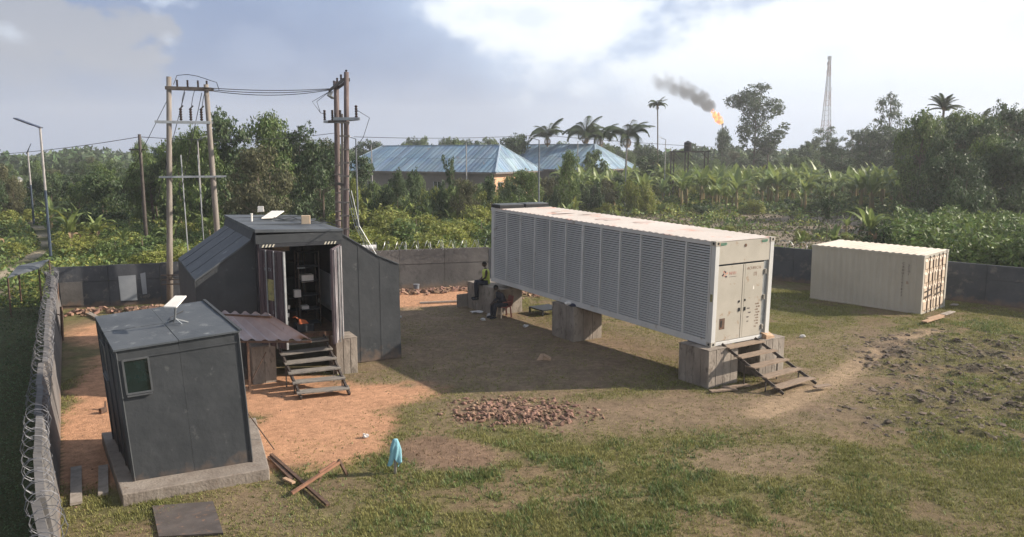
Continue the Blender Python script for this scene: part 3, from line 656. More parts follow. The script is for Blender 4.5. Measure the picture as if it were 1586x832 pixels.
for k in (0, 1):
    u0 = .15+k*(W2-.3)/2; u1 = u0+(W2-.3)/2-.01
    dd = MB().box((u0, .045, .13), (u1, .075, H2-.15)).build('door', bdoor, Bc)
    for z0 in (.17, .75, 1.33, 1.90):          # raised pressed panels
        zz = min(z0+.47, H2-.19); mb = MB(); mb.hexa([(u0+.03, .044, z0), (u1-.03, .044, z0), (u1-.03, .046, z0), (u0+.03, .046, z0)], [(u0+.03, .044, zz), (u1-.03, .044, zz), (u1-.03, .046, zz), (u0+.03, .046, zz)])
        MB().add([(u0+.03, .044, z0), (u1-.03, .044, z0), (u1-.03, .044, zz), (u0+.03, .044, zz), (u0+.07, .008, z0+.05), (u1-.07, .008, z0+.05), (u1-.07, .008, zz-.09), (u0+.07, .008, zz-.09)], [(4,5,6,7),(0,1,5,4),(1,2,6,5),(2,3,7,6),(3,0,4,7)]).build('pressed_panel', bdoor, dd)
    for q in (.27, .62):
        ur = u0+(u1-u0)*((q+.12) if k == 0 else q-.02); rod = MB(); rod.tube([(ur, -.012, .05), (ur, -.012, H2-.06)], .02, 6)
        rod = rod.build('lock_rod', M['rust'], dd)
    for zz in (.75, 1.0):
        MB().beam((u0+.15, -.03, zz), (u0+.68, -.03, zz+.05), .03, .05).build('lock_handle', M['rail'], dd)
for i, s in enumerate(('22G1', 'MAX', 'TARE', 'NET')): text(s, .13 if i == 0 else .085, M['redink'], Bc, (1.62, .002, 2.12-.33*i if i else 2.1), FR_)
for i in range(11): text('CXDU1147823'[i], .13, M['darkink'], Bc, (-.002+.016-.02, .86, 2.08-.135*i), (math.pi/2, 0, -math.pi/2))
for i in range(4): text('22G1'[i], .13, M['darkink'], Bc, (-.004, .62, 2.02-.12*i), (math.pi/2, 0, -math.pi/2))
text('B', .17, M['brownink'], Bc, (-.004, .66, 1.28), (math.pi/2, 0, -math.pi/2))
for i, (px, py, l, a) in enumerate(((1445, 497, 1.6, 'near board in the loose stack at the beige container doors'), (1452, 492, 1.7, 'middle board in the loose stack at the beige container doors'), (1468, 486, 1.3, 'far board in the loose stack at the beige container doors'), (1478, 473, .6, 'short pale board by the wall right of the beige container'))):
    p = at_z(px, py); tag(MB().box((-l/2, -.11, 0), (l/2, .11, .04)).build('loose_plank', M['wood'] if i < 2 else M['plank'], loc=(p.x, p.y, .01+.02*(2-i if i < 3 else 0)), rot=(0, 0.02*i, BY-.02+.05*i)), a, 'plank')

# ------------------------------------------------------------------ dark workshop container with flared sides
Z0, HD, LD = 1.09, 3.32, 6.1
Dc = empty('workshop_container', (D0[0], D0[1], 0), DY); tag(Dc, 'dark raised container workshop with open front doors and flared side sheeting', 'workshop')
MB().box((.02, .1, Z0), (W-.02, LD, Z0+.14)).build('floor', M['rust'], Dc)
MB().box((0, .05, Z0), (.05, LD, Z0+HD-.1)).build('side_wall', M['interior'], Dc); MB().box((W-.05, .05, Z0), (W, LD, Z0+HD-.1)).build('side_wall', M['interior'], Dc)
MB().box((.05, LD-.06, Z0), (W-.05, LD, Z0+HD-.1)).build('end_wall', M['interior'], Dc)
rf = MB(); rf.hexa([(-.04, -.12, Z0+HD-.09), (W+.04, -.12, Z0+HD-.16), (W+.04, LD, Z0+HD-.16), (-.04, LD, Z0+HD-.09)], [(-.04, -.12, Z0+HD), (W+.04, -.12, Z0+HD-.1), (W+.04, LD, Z0+HD-.1), (-.04, LD, Z0+HD)]); rf.build('roof', M['darkroof'], Dc)
for v in (1.5, 3.0, 4.5): MB().box((0, v, Z0+HD-.055), (W, v+.035, Z0+HD+.002)).build('roof_seam', M['darkroof'], Dc, rot=(0, .0, 0))
MB().box((-.03, -.10, Z0+HD-.42), (W+.03, .02, Z0+HD-.165)).build('fascia', M['dark'], Dc)
hb = MB().box((.05, -.13, Z0+HD-.53), (W-.02, -.02, Z0+HD-.425)).build('header_beam', M['interior'], Dc)
for side, u0 in (('l', .12), ('r', 1.90)):
    for i in range(4):
        u = u0+i*.095; MB().add([(u, -.134, Z0+HD-.52), (u+.045, -.134, Z0+HD-.52), (u+.085, -.134, Z0+HD-.44), (u+.04, -.134, Z0+HD-.44)], [(0, 1, 2, 3)]).build('hazard_stripe', M['hazy'], hb)
for u in (.03, W-.11): MB().box((u, -.06, Z0), (u+.09, .06, Z0+HD-.43)).build('corner_post', M['maroon'], Dc)
# door leaves
def leaf(hinge, ang, m, left):
    r = empty('door_leaf', (*hinge, Z0)); r.rotation_euler = (0, 0, ang); r.parent = Dc
    hh = HD-.55
    MB().box((0, -.02, .02), (1.18, .02, hh)).build('leaf_panel', m, r)
    for i in range(5 if left else 7):
        x = .1+i*(.23 if left else .155); MB().box((x, -.045, .04), (x+.09, -.021, hh-.03)).build('leaf_rib', m if left else M['whitedoor'], r) if left else MB().box((x, .021, .04+.02*(i % 3)), (x+.085, .085, hh-.03)).build('leaf_rib', M['whitedoor'], r)
    for x in (.42, .80): MB().tube([(x, -.075 if left else .11, 0), (x, -.075 if left else .11, hh)], .022, 6).build('lock_rod', M['steel'], r)
    MB().box((1.16, -.03, .02), (1.2, .03, hh)).build('leaf_edge', M['steel'] if left else m, r)
    if left:
        MB().box((.40, -.056, 1.35), (.72, -.050, 1.95)).build('notice', M['yellow'], r); text('M  TX', .13, M['pale'], r, (.30, -.056, 2.18), FR_, bold=.002); text('5', .13, M['pale'], r, (.62, -.056, .98), FR_)
    return r
leaf((.06, -.09), math.atan2(-1.09, .46), M['maroon'], True); leaf((W-.08, -.09), math.atan2(-1.07, -.53), M['maroon'], False)
# flared side sheeting
PL = [(-.01, 4.36), (-.10, 4.09), (-.46, 3.84), (-.88, 3.56), (-1.27, 3.29), (-1.64, 3.05)]
def sheet(profile, v0, v1, m, nm, th=.05, sgn=1):
    for k, ((u0, z0), (u1, z1)) in enumerate(zip(profile[:-1], profile[1:])):
        pass
    vs = []; fs = []; n = len(profile)
    for (u, z) in profile: vs += [(u, v0, z), (u, v1, z), (u, v0, z-th), (u, v1, z-th)]
    for i in range(n-1):
        a = 4*i; q = [(a, a+4, a+5, a+1), (a+2, a+3, a+7, a+6), (a, a+2, a+6, a+4), (a+1, a+5, a+7, a+3)]; fs += [t[::-1] for t in q] if sgn < 0 else q
    fs += [(0, 1, 3, 2), (4*n-4, 4*n-2, 4*n-1, 4*n-3)]
    return MB().add(vs, fs).build(nm, m, Dc)
sheet(PL[:2], .27, LD-.3, M['dark'], 'wing_flap'); sheet(PL[1:4], .27, LD-.6, M['darkroof'], 'wing_roof_sheet'); 
sheet([(u-.012*(i > 0), z-.012*(i > 0)) for i, (u, z) in enumerate(PL[3:])], .27, LD-.6, M['darkroof'], 'wing_roof_sheet')
for v in (1.6, 3.1, 4.5):
    mb = MB()
    for (a, b) in zip(PL[1:-1], PL[2:]): mb.beam((a[0], v, a[1]+.004), (b[0], v, b[1]+.004), .03, .016)
    mb.build('sheet_seam', M['darkroof'], Dc)
def front_panel(pts, v, m, nm):
    n = len(pts); vs = [(u, v, z) for u, z in pts]+[(u, v+.05, z) for u, z in pts]
    fs = [tuple(range(n)), tuple(range(2*n-1, n-1, -1))]+[(i, i+n, (i+1) % n+n, (i+1) % n) for i in range(n)]
    return MB().add(vs, fs).build(nm, m, Dc)
front_panel([(.0, 0), (.0, 4.30), (-.10, 4.04), (-.46, 3.78), (-.88, 3.50), (-1.27, 3.22), (-1.62, 2.98), (-1.60, 0)][::-1], .30, M['dark'], 'wing_front')
MB().hexa([(-1.64, .30, 0), (-1.59, .30, 0), (-1.59, LD-.6, 0), (-1.64, LD-.6, 0)], [(-1.66, .30, 2.99), (-1.61, .30, 2.99), (-1.61, LD-.6, 2.99), (-1.66, LD-.6, 2.99)]).build('wing_side', M['dark'], Dc)
PR = [(2.46, 4.22), (2.66, 4.10), (3.25, 3.72), (3.76, 3.38), (4.43, 3.08)]
for u_, z_ in ((3.12, 3.74), (3.80, 3.30)): MB().box((u_, .592, 0), (u_+.03, .6, z_)).build('sheet_lap', M['dark'], Dc)
for u_, z_ in ((-.56, 3.66), (-1.10, 3.28)): MB().box((u_, .292, 0), (u_+.03, .3, z_)).build('sheet_lap', M['dark'], Dc)
front_panel([(2.46, 0), (4.47, 0.0), (4.43, 3.05), (3.76, 3.35), (3.25, 3.69), (2.66, 4.07), (2.46, 4.16)], .60, M['dark'], 'wing_front')
sheet([(2.46, 4.22)]+[(u, z) for u, z in PR[1:]], .57, LD-.6, M['darkroof'], 'wing_roof_sheet', .03, -1)
MB().box((4.42, .651, 0), (4.47, LD-.6, 3.04)).build('wing_side', M['dark'], Dc)
# contents of the workshop
def dloc(u, v, z=Z0+.14): return (*fw(D0, DY, u, v), z)
def shelf_unit(u, v, w, d, h, n, label, items):
    r = empty('storage_rack', dloc(u, v), DY); tag(r, label, 'shelf rack')
    for a in (0, w):
        for b in (0, d): MB().beam((a, b, 0), (a, b, h), .035, .035).build('upright', M['rail'], r)
    for i in range(n): MB().box((0, 0, .1+i*(h-.15)/(n-1)), (w, d, .125+i*(h-.15)/(n-1))).build('shelf', M['interior'], r)
    return r
shelf_unit(1.35, .9, .62, .45, 2.35, 6, 'open metal rack inside the workshop doorway', 0)
shelf_unit(.95, 3.2, 1.1, .45, 2.3, 5, 'deeper metal rack at the back of the workshop', 0)
for i, (u, v, z, s, m, l, c) in enumerate(((1.45, .95, 1.40, (.36, .3, .22), 'dish', 'white box on the middle of the metal rack', 'box'), (1.18, .8, .98, (.2, .2, .22), 'paper', 'small white packet left of the metal rack', 'packet'), (1.42, .95, .56, (.22, .25, .10), 'paper', 'low white packet on a lower rack shelf', 'packet'),
        (1.30, .75, 1.86, (.22, .1, .03), 'steel', 'thin bright bar on an upper rack shelf', 'bar'), (.95, 2.6, 2.2, (.5, .3, .3), 'tan', 'dim carton high at the back of the workshop', 'carton'))):
    mb = MB().box((0, 0, 0), s); mb.box((.03, -.004, .03), (s[0]-.03, 0, max(s[2]*.45, .031))); o = mb.build('stored_'+c, M[m], bevel=.006, loc=dloc(u, v, Z0+.14+z), rot=(0, 0, DY)); tag(o, l, c)
st = empty('plastic_chair', dloc(.30, .75), DY+.2); tag(st, 'dim metal framed chair standing inside the workshop at left', 'chair')
for a in (0, .4):
    for b in (0, .4): MB().beam((a, b, 0), (a, b, .45 if b == 0 else .92), .03, .03).build('leg', M['steel'], st)
MB().box((-.02, -.02, .45), (.42, .42, .48)).build('seat', M['maroon'], st); MB().box((0, .39, .72), (.4, .42, .92)).build('backrest', M['maroon'], st)
tl = MB(); tl = empty('striped_pole', dloc(.82, .35), DY); tag(tl, 'black and white banded pole leaning inside the doorway', 'pole')
a, b = Vector((0, 0, 0)), Vector((.16, .3, .78))
for i in range(7): MB().beam(a.lerp(b, i/7), a.lerp(b, (i+1)/7), .05, .05).build('band', M['dish' if i % 2 == 0 else 'black'], tl)
mb = MB().hexa([(0, 0, 0), (.30, 0, 0), (.26, .14, 0), (0, .14, 0)], [(.02, .02, .16), (.22, .02, .10), (.22, .12, .10), (.02, .12, .16)]); mb.tube([(0, .07, .15), (-.1, .05, .24), (-.16, .05, .20)], .02, 6)
tag(mb.build('power_tool', M['orangebox'], loc=dloc(1.18, .35, Z0+.38), rot=(0, 0, DY)), 'orange red tool inside the workshop doorway', 'tool')
mb = MB().box((0, 0, 0), (.5, .5, .22)); tag(mb.build('tool_crate', M['interior'], loc=dloc(1.12, .3), rot=(0, 0, DY)), 'dark crate under the orange red tool', 'crate')
wb = empty('leaning_whiteboard', dloc(2.28, 1.4, Z0+.75), DY); tag(wb, 'pale board leaning on the inner right side of the workshop', 'board'); MB().box((0, -.6, 0), (.03, .9, 1.0)).build('board', M['pale'], wb); MB().box((-.02, -.62, -.12), (.05, .92, 0)).build('ledge', M['steel'], wb)
# things on its roof
def droof(px, py): return at_z(px, py, Z0+HD)
q = [droof(405, 339), droof(425, 338), droof(440, 328), droof(421, 328)]; o0 = q[0].copy()
tag(MB().hexa([p-o0 for p in q], [p-o0+Vector((0, 0, .035)) for p in q]).build('white_sheet', M['dish'], loc=o0), 'flat white sheet lying on the workshop roof', 'sheet')
p = droof(474, 347); mb = MB().box((-.13, -.07, 0), (.13, .07, .26)); mb.box((-.11, -.076, .02), (.11, -.07, .24)); tag(mb.build('roof_carton', M['tan'], loc=p, rot=(0, 0, .2)), 'tan upright box near the front of the workshop roof', 'box')
p = droof(404, 328); mb = MB().box((-.11, -.07, 0), (.11, .07, .09)); mb.box((-.1, -.05, .09), (.1, .05, .2)); tag(mb.build('roof_floodlight', M['dish'], loc=p, rot=(0, 0, .2)), 'small white box at the back edge of the workshop roof', 'box')
p = droof(390, 343); mb = MB(); mb.tube([(0, 0, 0), (0, 0, .22)], .03, 8); mb.tube([(0, 0, .221), (0, 0, .25)], .045, 8); tag(mb.build('roof_pipe', M['dish'], loc=p), 'short pale pipe standing at the left edge of the workshop roof', 'pipe')
pts = [droof(*q) for q in ((425, 338), (440, 341), (455, 338), (470, 345), (500, 343), (527, 352))]; o0 = pts[0].copy()
tag(MB().tube([q-o0+Vector((0, 0, .02)) for q in pts], .014, 5).build('roof_cable', M['cable'], loc=o0), 'black cable trailing over the workshop roof', 'cable')
p = at_z(572, 384, 1.9); 
tag(MB().tube([(-.32, 0, 0), (.32, 0, 0)], .13, 14).build('white_pipe', M['paper'], loc=at_d(571, 384, 34.0), rot=(0, 0, .3)), 'fat white pipe end above the grey wall right of the workshop', 'pipe')
# corrugated awning
aw = empty('corrugated_awning', dloc(0, -1.2, 1.5), DY); tag(aw, 'dusty corrugated sheet awning between the hut and the workshop steps', 'awning')
BL, BR_, FR2, FL_ = Vector((-1.23, -.24, 2.2)), Vector((.07, -1.41, 2.2)), Vector((1.03, -1.84, 1.5)), Vector((-.73, -.92, 1.5))
BL, BR_, FR2, FL_ = [p-Vector((0, -1.2, 1.5)) for p in (BL, BR_, FR2, FL_)]
for s in range(2):
    vs = []; fs = []; nu = 28; nv = 6; th = .012
    for th_ in (0, th):
        for j in range(nv+1):
            for i in range(nu+1):
                uu = (s*.5+i/nu*.51); vv = j/nv; p = (BL.lerp(BR_, uu)).lerp(FL_.lerp(FR2, uu), vv)
                w = .042*math.cos(2*math.pi*uu*5.5)-.05*math.sin(math.pi*uu)*vv+.012*s; vs.append(p+Vector((0, 0, w-th_)))
    m0 = (nu+1)*(nv+1)
    for j in range(nv):
        for i in range(nu):
            a = j*(nu+1)+i; fs += [(a, a+nu+1, a+nu+2, a+1), (a+m0, a+m0+1, a+m0+nu+2, a+m0+nu+1)]
    for i in range(nu): a = nv*(nu+1)+i; fs.append((a, a+m0, a+m0+1, a+1))
    MB().add(vs, fs).build('corrugated_sheet', M['awning'], aw, smooth=True)
for a, b in ((FL_, FR2), (BL, BR_)): MB().beam(a+Vector((0, 0, -.08)), b+Vector((0, 0, -.08)), .05, .05).build('rafter', M['rust'], aw)
for p in (FL_.lerp(FR2, .12),): MB().beam(Vector((p.x, p.y, -1.5)), p+Vector((0, 0, -.06)), .06, .06).build('post', M['rust'], aw)
bk = at_z(420, 588); r = empty('bucket', bk); tag(r, 'grey plastic bucket under the corrugated awning', 'bucket')
MB().tube([(0, 0, 0), (0, 0, .3)], (.12, .15), 14).build('body', M['bucket'], r); MB().tube([(0, 0, .285), (0, 0, .305)], .16, 14).build('rim', M['bucket'], r); MB().blob((.0, .0, .33), (.07, .05, .03), 2).build('cloth', M['paper'], r)
bk = at_z(645, 450); r = empty('bucket', bk); tag(r, 'small grey bucket by the back wall near the brick rubble', 'bucket')
MB().tube([(0, 0, 0), (0, 0, .3)], (.12, .15), 14).build('body', M['bucket'], r); MB().tube([(0, 0, .285), (0, 0, .31)], .16, 14).build('rim', M['bucket'], r)
for p0, p1, nm, l in (((384, 602), (412, 545), 'leaning_rod', 'thin rod leaning against the awning pier'), ((425, 697), (381, 636), 'leaning_rod', 'thin dark rod from the hut wall down to the earth')):
    a = at_z(*p0, .0); b = at_z(*p1, 1.0 if p1[0] == 412 else .9) if p1[0] == 412 else at_d(*p1, a.y+.25)
    tag(MB().tube([Vector((0, 0, .01)), b-a], .014, 5).build(nm, M['rust'], loc=a), l, 'rod')

# ------------------------------------------------------------------ hut
FLb, FRb, BLb = Vector((-7.356, 14.638, .22)), Vector((-5.387, 15.616, .22)), Vector((-8.886, 16.926, .22)); BRb = FRb+BLb-FLb
FLt, FRt, BLt, BRt = Vector((-7.506, 14.56, 2.82)), Vector((-5.525, 15.567, 2.96)), Vector((-9.026, 16.85, 2.97)), Vector((-7.10, 17.85, 3.13))
hut = empty('guard_hut', (FLb.x, FLb.y, 0)); tag(hut, 'dark grey sheet clad hut with a small square window and white antenna on top', 'hut'); o0 = Vector((FLb.x, FLb.y, 0))
def wallq(a, b, bt, at, th, m, nm, par=None, o=o0):
    n = (b-a).cross(Vector((0, 0, 1))).normalized()*th
    return MB().hexa([a-o, b-o, b-n-o, a-n-o], [at-o, bt-o, bt-n-o, at-n-o]).build(nm, m, par)
def bil(A_, B_, Bt, At, s, t): return (A_.lerp(B_, s)).lerp(At.lerp(Bt, s), t)
def wall_window(A_, B_, Bt, At, s0, s1, t0, t1, par, label=None):
    q = [bil(A_, B_, Bt, At, s, t)-o0 for s, t in ((s0, t0), (s1, t0), (s1, t1), (s0, t1))]; n = (B_-A_).cross(Vector((0, 0, 1))).normalized()
    w = empty('window'); w.parent = par; c = sum(q, Vector())/4
    MB().add([p+n*.006 for p in q], [(0, 1, 2, 3)]).build('glass', M['glass'], w)
    for i in range(4):
        a, b = q[i], q[(i+1) % 4]; MB().beam(a+n*.014, b+n*.014, .035, .022+.004*i, up=n).build('window_frame', M['frame'], w)
    MB().beam(q[0]-Vector((0, 0, .04))+n*.03, q[1]-Vector((0, 0, .04))+n*.03, .06, .02).build('sill', M['frame'], w)
walls = (((FLb, FRb, FRt, FLt), 4), ((BLb, FLb, FLt, BLt), 4), ((FRb, BRb, BRt, FRt), 4), ((BRb, BLb, BLt, BRt), 2))
for (a, b, bt, at), n in walls:
    for i in range(2):
        s0, s1 = i/2+.001, (i+1)/2-.001
        wallq(a.lerp(b, s0), a.lerp(b, s1), at.lerp(bt, s1), at.lerp(bt, s0), .05, M['dark'], 'wall_sheet', hut)
nrm = lambda a, b: (b-a).cross(Vector((0, 0, 1))).normalized()*.008
for a, at in ((FLb, FLt), (FRb, FRt), (BLb, BLt)): MB().beam(a-o0, at-o0, .05, .05).build('corner_trim', M['dark'], hut)
for z in (.90, ):
    for (a, b, bt, at), n in walls[:2]: MB().beam(a.lerp(at, .93)-o0+nrm(a, b), b.lerp(bt, .93)-o0+nrm(a, b), .02, .02).build('cladding_strip', M['dark'], hut)
for s in (.33, .66):
    (a, b, bt, at) = walls[1][0]; MB().beam(a.lerp(b, s)-o0+nrm(a, b), at.lerp(bt, s)-o0+nrm(a, b), .03, .02).build('cladding_strip', M['dark'], hut)
wall_window(FLb, FRb, FRt, FLt, .045, .245, .67, .925, hut); wall_window(BLb, FLb, FLt, BLt, .10, .34, .60, .86, hut)
ov = .05; cu_ = (FLt+FRt+BLt+BRt)/4
rq = [cu_+(p-cu_)*1.035 for p in (FLt, FRt, BRt, BLt)]
sh = []
for i in range(2):
    for j in range(2):
        s0, s1, t0, t1 = i/2+.002, (i+1)/2-.002, j/2+.002, (j+1)/2-.002; q = [rq[0].lerp(rq[1], s).lerp(rq[3].lerp(rq[2], s), t)-o0 for s, t in ((s0, t0), (s1, t0), (s1, t1), (s0, t1))]
        up = Vector((0, 0, .01+.006*((i+j) % 2))); MB().hexa([p+up for p in q], [p+up+Vector((0, 0, .035)) for p in q]).build('roof_sheet', M['darkroof'], hut)
MB().beam(rq[2]-o0+Vector((0, 0, .06)), rq[1].lerp(rq[2], .0)-o0+Vector((0, 0, .06)), .06, .03).build('ridge_strip', M['dark'], hut)
# slab under the hut
sq = [at_z(190, 783), at_z(418, 741), Vector((-6.2, 18.4, 0)), at_z(158, 684)]
o1 = sq[0].copy(); sb = MB(); sb.hexa([p-o1+Vector((0, 0, -.05)) for p in sq], [p-o1+Vector((0, 0, .215)) for p in sq]); tag(sb.build('hut_slab', M['slab'], loc=o1, bevel=.02), 'raised concrete slab under the dark hut', 'slab')
# antenna on the hut roof
base = at_z(270, 502, 3.02); dq = [at_z(253, 477, 3.45), at_z(273.5, 477.6, 3.45), at_z(289, 460, 3.62), at_z(271, 460, 3.62)]
an = empty('flat_antenna', base); tag(an, 'white flat panel antenna on a small stand on the hut roof', 'antenna')
MB().hexa([p-base for p in dq], [p-base+Vector((0, 0, .03)) for p in dq]).build('panel', M['dish'], an, bevel=.008)
cp = sum(dq, Vector())/4-base
MB().tube([Vector((cp.x*.3, cp.y*.3, .10)), cp], .022, 8).build('mast', M['steel'], an)
for ax, ay in ((-.22, -.12), (.20, -.10), (.24, .12), (-.10, .2)): MB().beam((cp.x*.3, cp.y*.3, .14), (ax, ay, .02), .025, .02).build('foot', M['steel'], an)
pts = [Vector((0, 0, .08)), Vector((-.15, .12, .03)), Vector((-.3, .5, .03)), Vector((-.2, .95, .09))]
tag(MB().tube(pts, .011, 5).build('antenna_cable', M['cable'], loc=base), 'black cable curling from the antenna over the hut roof', 'cable')

# ------------------------------------------------------------------ H frame power poles
def pole(name, x, y, z, m, label, tilt=(0, 0), r0=.13, r1=.10, cat='utility pole', group=None):
    r = empty(name, (x, y, 0)); tag(r, label, cat, group)
    MB().tube([(tilt[0]*t*z, tilt[1]*t*z, t*z-.1*(t == 0)) for t in (0, .25, .5, .75, 1)], (r0, r0*.93, (r0+r1)/2, r1*1.08, r1), 10).build('shaft', m, r, smooth=True)
    return r
def insulator(p, h, r, par, parent_loc, m=None):
    mb = MB(); n = 5; pts = []; rad = []
    for i in range(n*2+1): pts.append((p[0]-parent_loc[0], p[1]-parent_loc[1], p[2]-parent_loc[2]+h*i/(n*2))); rad.append(r if i % 2 else r*.5)
    return mb.tube(pts, rad, 8).build('insulator', m or M['ins'], par)
P1 = pole('wooden_pole', -14.93, 33.9, 9.72, M['pole'], 'tall pale wooden pole, left one of the pair in front of the dark back wall', (.058/1, 0), .135, .10)
P2 = pole('wooden_pole', -12.85, 34.5, 9.45, M['pole'], 'tall pale wooden pole, right one of the pair left of the workshop', (-.022, 0), .135, .10)
for k in range(2): pass
t1 = lambda z: Vector((-14.93+.058*z, 33.9, z)); t2 = lambda z: Vector((-12.85-.022*z, 34.5, z))
xa = empty('pole_crossarms', t1(9.2)); tag(xa, 'steel crossarms, fuses and insulators bolted across the left pole pair', 'crossarm'); o0_ = t1(9.2)
for z, e0, e1, w in ((9.25, .1, .25, .14), (7.85, .5, .12, .11), (5.55, .35, .5, .08)):
    a, b = t1(z), t2(z); d = (b-a).normalized()
    for s in (-.14, .14): MB().beam(a-d*e0+Vector((0, s, 0))-o0_, b+d*e1+Vector((0, s, 0))-o0_, .05, w).build('crossarm', M['rail'] if z > 9 else M['steel'], xa)
for i, f_ in enumerate((.22, .5, .78, 1.02)):
    p = t1(9.33).lerp(t2(9.33), f_); insulator(p, .28, .055, xa, o0_)
for f_ in (.30, .55, .82):
    p = t1(7.92).lerp(t2(7.92), f_); insulator(p, .52, .075, xa, o0_); MB().beam(p-o0_+Vector((.04, -.1, .5)), p-o0_+Vector((.16, -.1, .62)), .04, .05).build('fuse_arm', M['rail'], xa)
    MB().tube([p-o0_+Vector((.05, 0, .6)), p-o0_+Vector((.12, 0, .95)), p-o0_+Vector((.25, 0, 1.35))], .014, 4).build('jumper', M['cable'], xa)
pts = [t1(9.3)+Vector((.2, 0, .1))]+[t1(9.62).lerp(t2(9.62), f_)+Vector((0, 0, .06+.16*math.sin(f_*3.1))) for f_ in (.22, .5, .78, 1.0, 1.15, 1.3)]+[t2(9.2)+Vector((.55, 0, 0))]
MB().tube([p-o0_ for p in pts], .016, 4).build('jumper', M['cable'], xa)
def wire(pts, r, label, name='power_line', sag=0.0, m=None, cat='power line', group=None):
    pts = [Vector(p) for p in pts]
    if len(pts) == 2:
        a, b = pts; pts = [a.lerp(b, t/14)-Vector((0, 0, sag*4*(t/14)*(1-t/14))) for t in range(15)]
    o0 = pts[0].copy(); return tag(MB().tube([p-o0 for p in pts], r, 4).build(name, m or M['cable'], loc=o0), label, cat, group)
H2a = pole('wooden_pole', -8.06, 36.3, 9.74, M['pole2'], 'reddish brown pole rising behind the workshop, left of its pair', (.018, 0), .135, .115)
H2b = pole('wooden_pole', -7.10, 33.3, 9.85, M['pole2'], 'reddish brown pole rising behind the workshop, right of its pair', (.030, 0), .125, .10)
s1 = lambda z: Vector((-8.06+.018*z, 36.3, z)); s2 = lambda z: Vector((-7.10+.03*z, 33.3, z))
xb = empty('pole_crossarms', s1(9.4)); o0_ = s1(9.4); tag(xb, 'steel crossarms and insulators on the reddish pole pair behind the workshop', 'crossarm')
a = s1(9.45)+(s1(9.45)-s2(9.45))*.55; b = s2(9.55)
for s in (-.12, .12): MB().beam(a+Vector((s, 0, 0))-o0_, b+Vector((s, 0, 0))-o0_, .05, .13).build('crossarm', M['rail'], xb)
for z, e in ((7.95, .45), (5.2, .1)):
    a_ = s1(z)+Vector((-e, 0, 0)); b_2 = s2(z)+Vector((e, 0, 0)); MB().beam(a_-o0_, b_2-o0_, .08, .12).build('crossarm', M['rail'], xb)
    if z > 6:
        MB().beam(s1(z)+Vector((-.55, -.2, 0))-o0_, s1(z)+Vector((.5, -.2, 0))-o0_, .08, .12).build('crossarm', M['steel'], xb); MB().beam(s2(z)+Vector((-.5, -.2, 0))-o0_, s2(z)+Vector((.6, -.2, 0))-o0_, .08, .12).build('crossarm', M['steel'], xb)
for f_ in (-.25, .1, .5, 1.0): insulator(s1(9.52).lerp(s2(9.6), f_), .34, .06, xb, o0_)
for dx in (-.5, -.15, .2): insulator(s1(8.02)+Vector((dx, -.2, 0)), .45, .07, xb, o0_)
for dx in (.45,): insulator(s2(8.0)+Vector((dx, -.2, 0)), .5, .07, xb, o0_)
for i in range(3):
    p = s1(9.3).lerp(a, .3+.3*i); mb = MB(); mb.tube([p-o0_+Vector((-.1, 0, 0)), p-o0_+Vector((-.2, 0, -.2)), p-o0_+Vector((0, 0, -.34))], (.03, .06, .05), 6); mb.build('hanging_insulator', M['steel'], xb)
for i in range(12):
    z = 1.4+i*.42; MB().beam(s1(z)+Vector((-.1, -.18, 0))-o0_, s1(z)+Vector((.28, -.2, 0))-o0_, .05, .06).build('climbing_rung', M['pole'], xb)
for i in range(13):
    z = 1.2+i*.55; MB().beam(s2(z)+Vector((-.26, -.13, 0))-o0_, s2(z)+Vector((.16, -.13, .0))-o0_, .04, .07).build('climbing_rung', M['pole'], xb)
for dx in (-.27, .0): MB().beam(s1(1.0)+Vector((.3+dx*.2, -.2, 0))-o0_, s1(8.3)+Vector((.3+dx*.2, -.2, 0))-o0_, .05, .05).build('cable_batten', M['pole'], xb)
for k, (p, q) in enumerate((((.0, 0, 9.2), (-.95, -.3, 8.2)), ((.2, 0, 9.2), (-1.1, -.2, 8.6)))):
    a_ = s1(9.3); wire([a_+Vector((-.3, 0, 0)), a_+Vector((-.9-.2*k, 0, -.45)), a_+Vector((-.75, 0, -.95)), s1(8.3)+Vector((-.5, 0, 0))], .012, ('inner' if k else 'outer')+' looping jumper wire left of the reddish poles', 'jumper_wire')
wire([s2(8.3)+Vector((.45, 0, 0)), s2(8.2)+Vector((.95, 0, -.2)), s2(7.2)+Vector((.7, 0, 0)), s2(6.6)+Vector((.25, 0, 0))], .012, 'looping jumper wire right of the reddish poles', 'jumper_wire')
for i in range(3):
    p = t1(9.35).lerp(t2(9.25), .95)+Vector((.15*i, -.25+.25*i, .05-.06*i)); q = a+Vector((-.1, 0, .1-.03*i))
    wire((p, q), .016, ('upper', 'middle', 'lower')[i]+' overhead line between the two wooden pole pairs', sag=.10+.05*i)
for i, (dx, pz) in enumerate(((.0, 0), (.35, .1))):
    wire((t1(9.1).lerp(t2(9.1), .42+.45*i), t1(5.3).lerp(t2(5.3), -.25+.55*i)+Vector((0, -.1, -.6+.4*i))), .016, ('left', 'right')[i]+' slanting wire inside the left pole pair', 'guy_wire', 0)
wire((t1(8.9), (-20.5, 40.5, 3.6)), .014, 'guy wire from the left wooden pole down into the trees', 'guy_wire')
for i, px in enumerate((280, 306)): p = at_d(px, 240, 35.2); wire((p, (p.x+.1, 35.2, .2)), .018 if i else .03, ('pale thin drop pipe left inside the pole pair', 'pale thin drop pipe right inside the pole pair')[i], 'drop_pipe', 0, M['steel'], 'pipe')
for i in range(3): wire([s2(5.0)+Vector((.1*i, 0, 0)), s2(3.5)+Vector((.35+.1*i, 0, 0)), s2(2.3)+Vector((1.0+.12*i, .1, 0)), s2(2.2)+Vector((1.3, .2, 0))], .016, ('left', 'middle', 'right')[i]+' slack cable falling right of the reddish poles', 'slack_cable', m=M['bananaw'] if False else M['steel'], cat='cable')
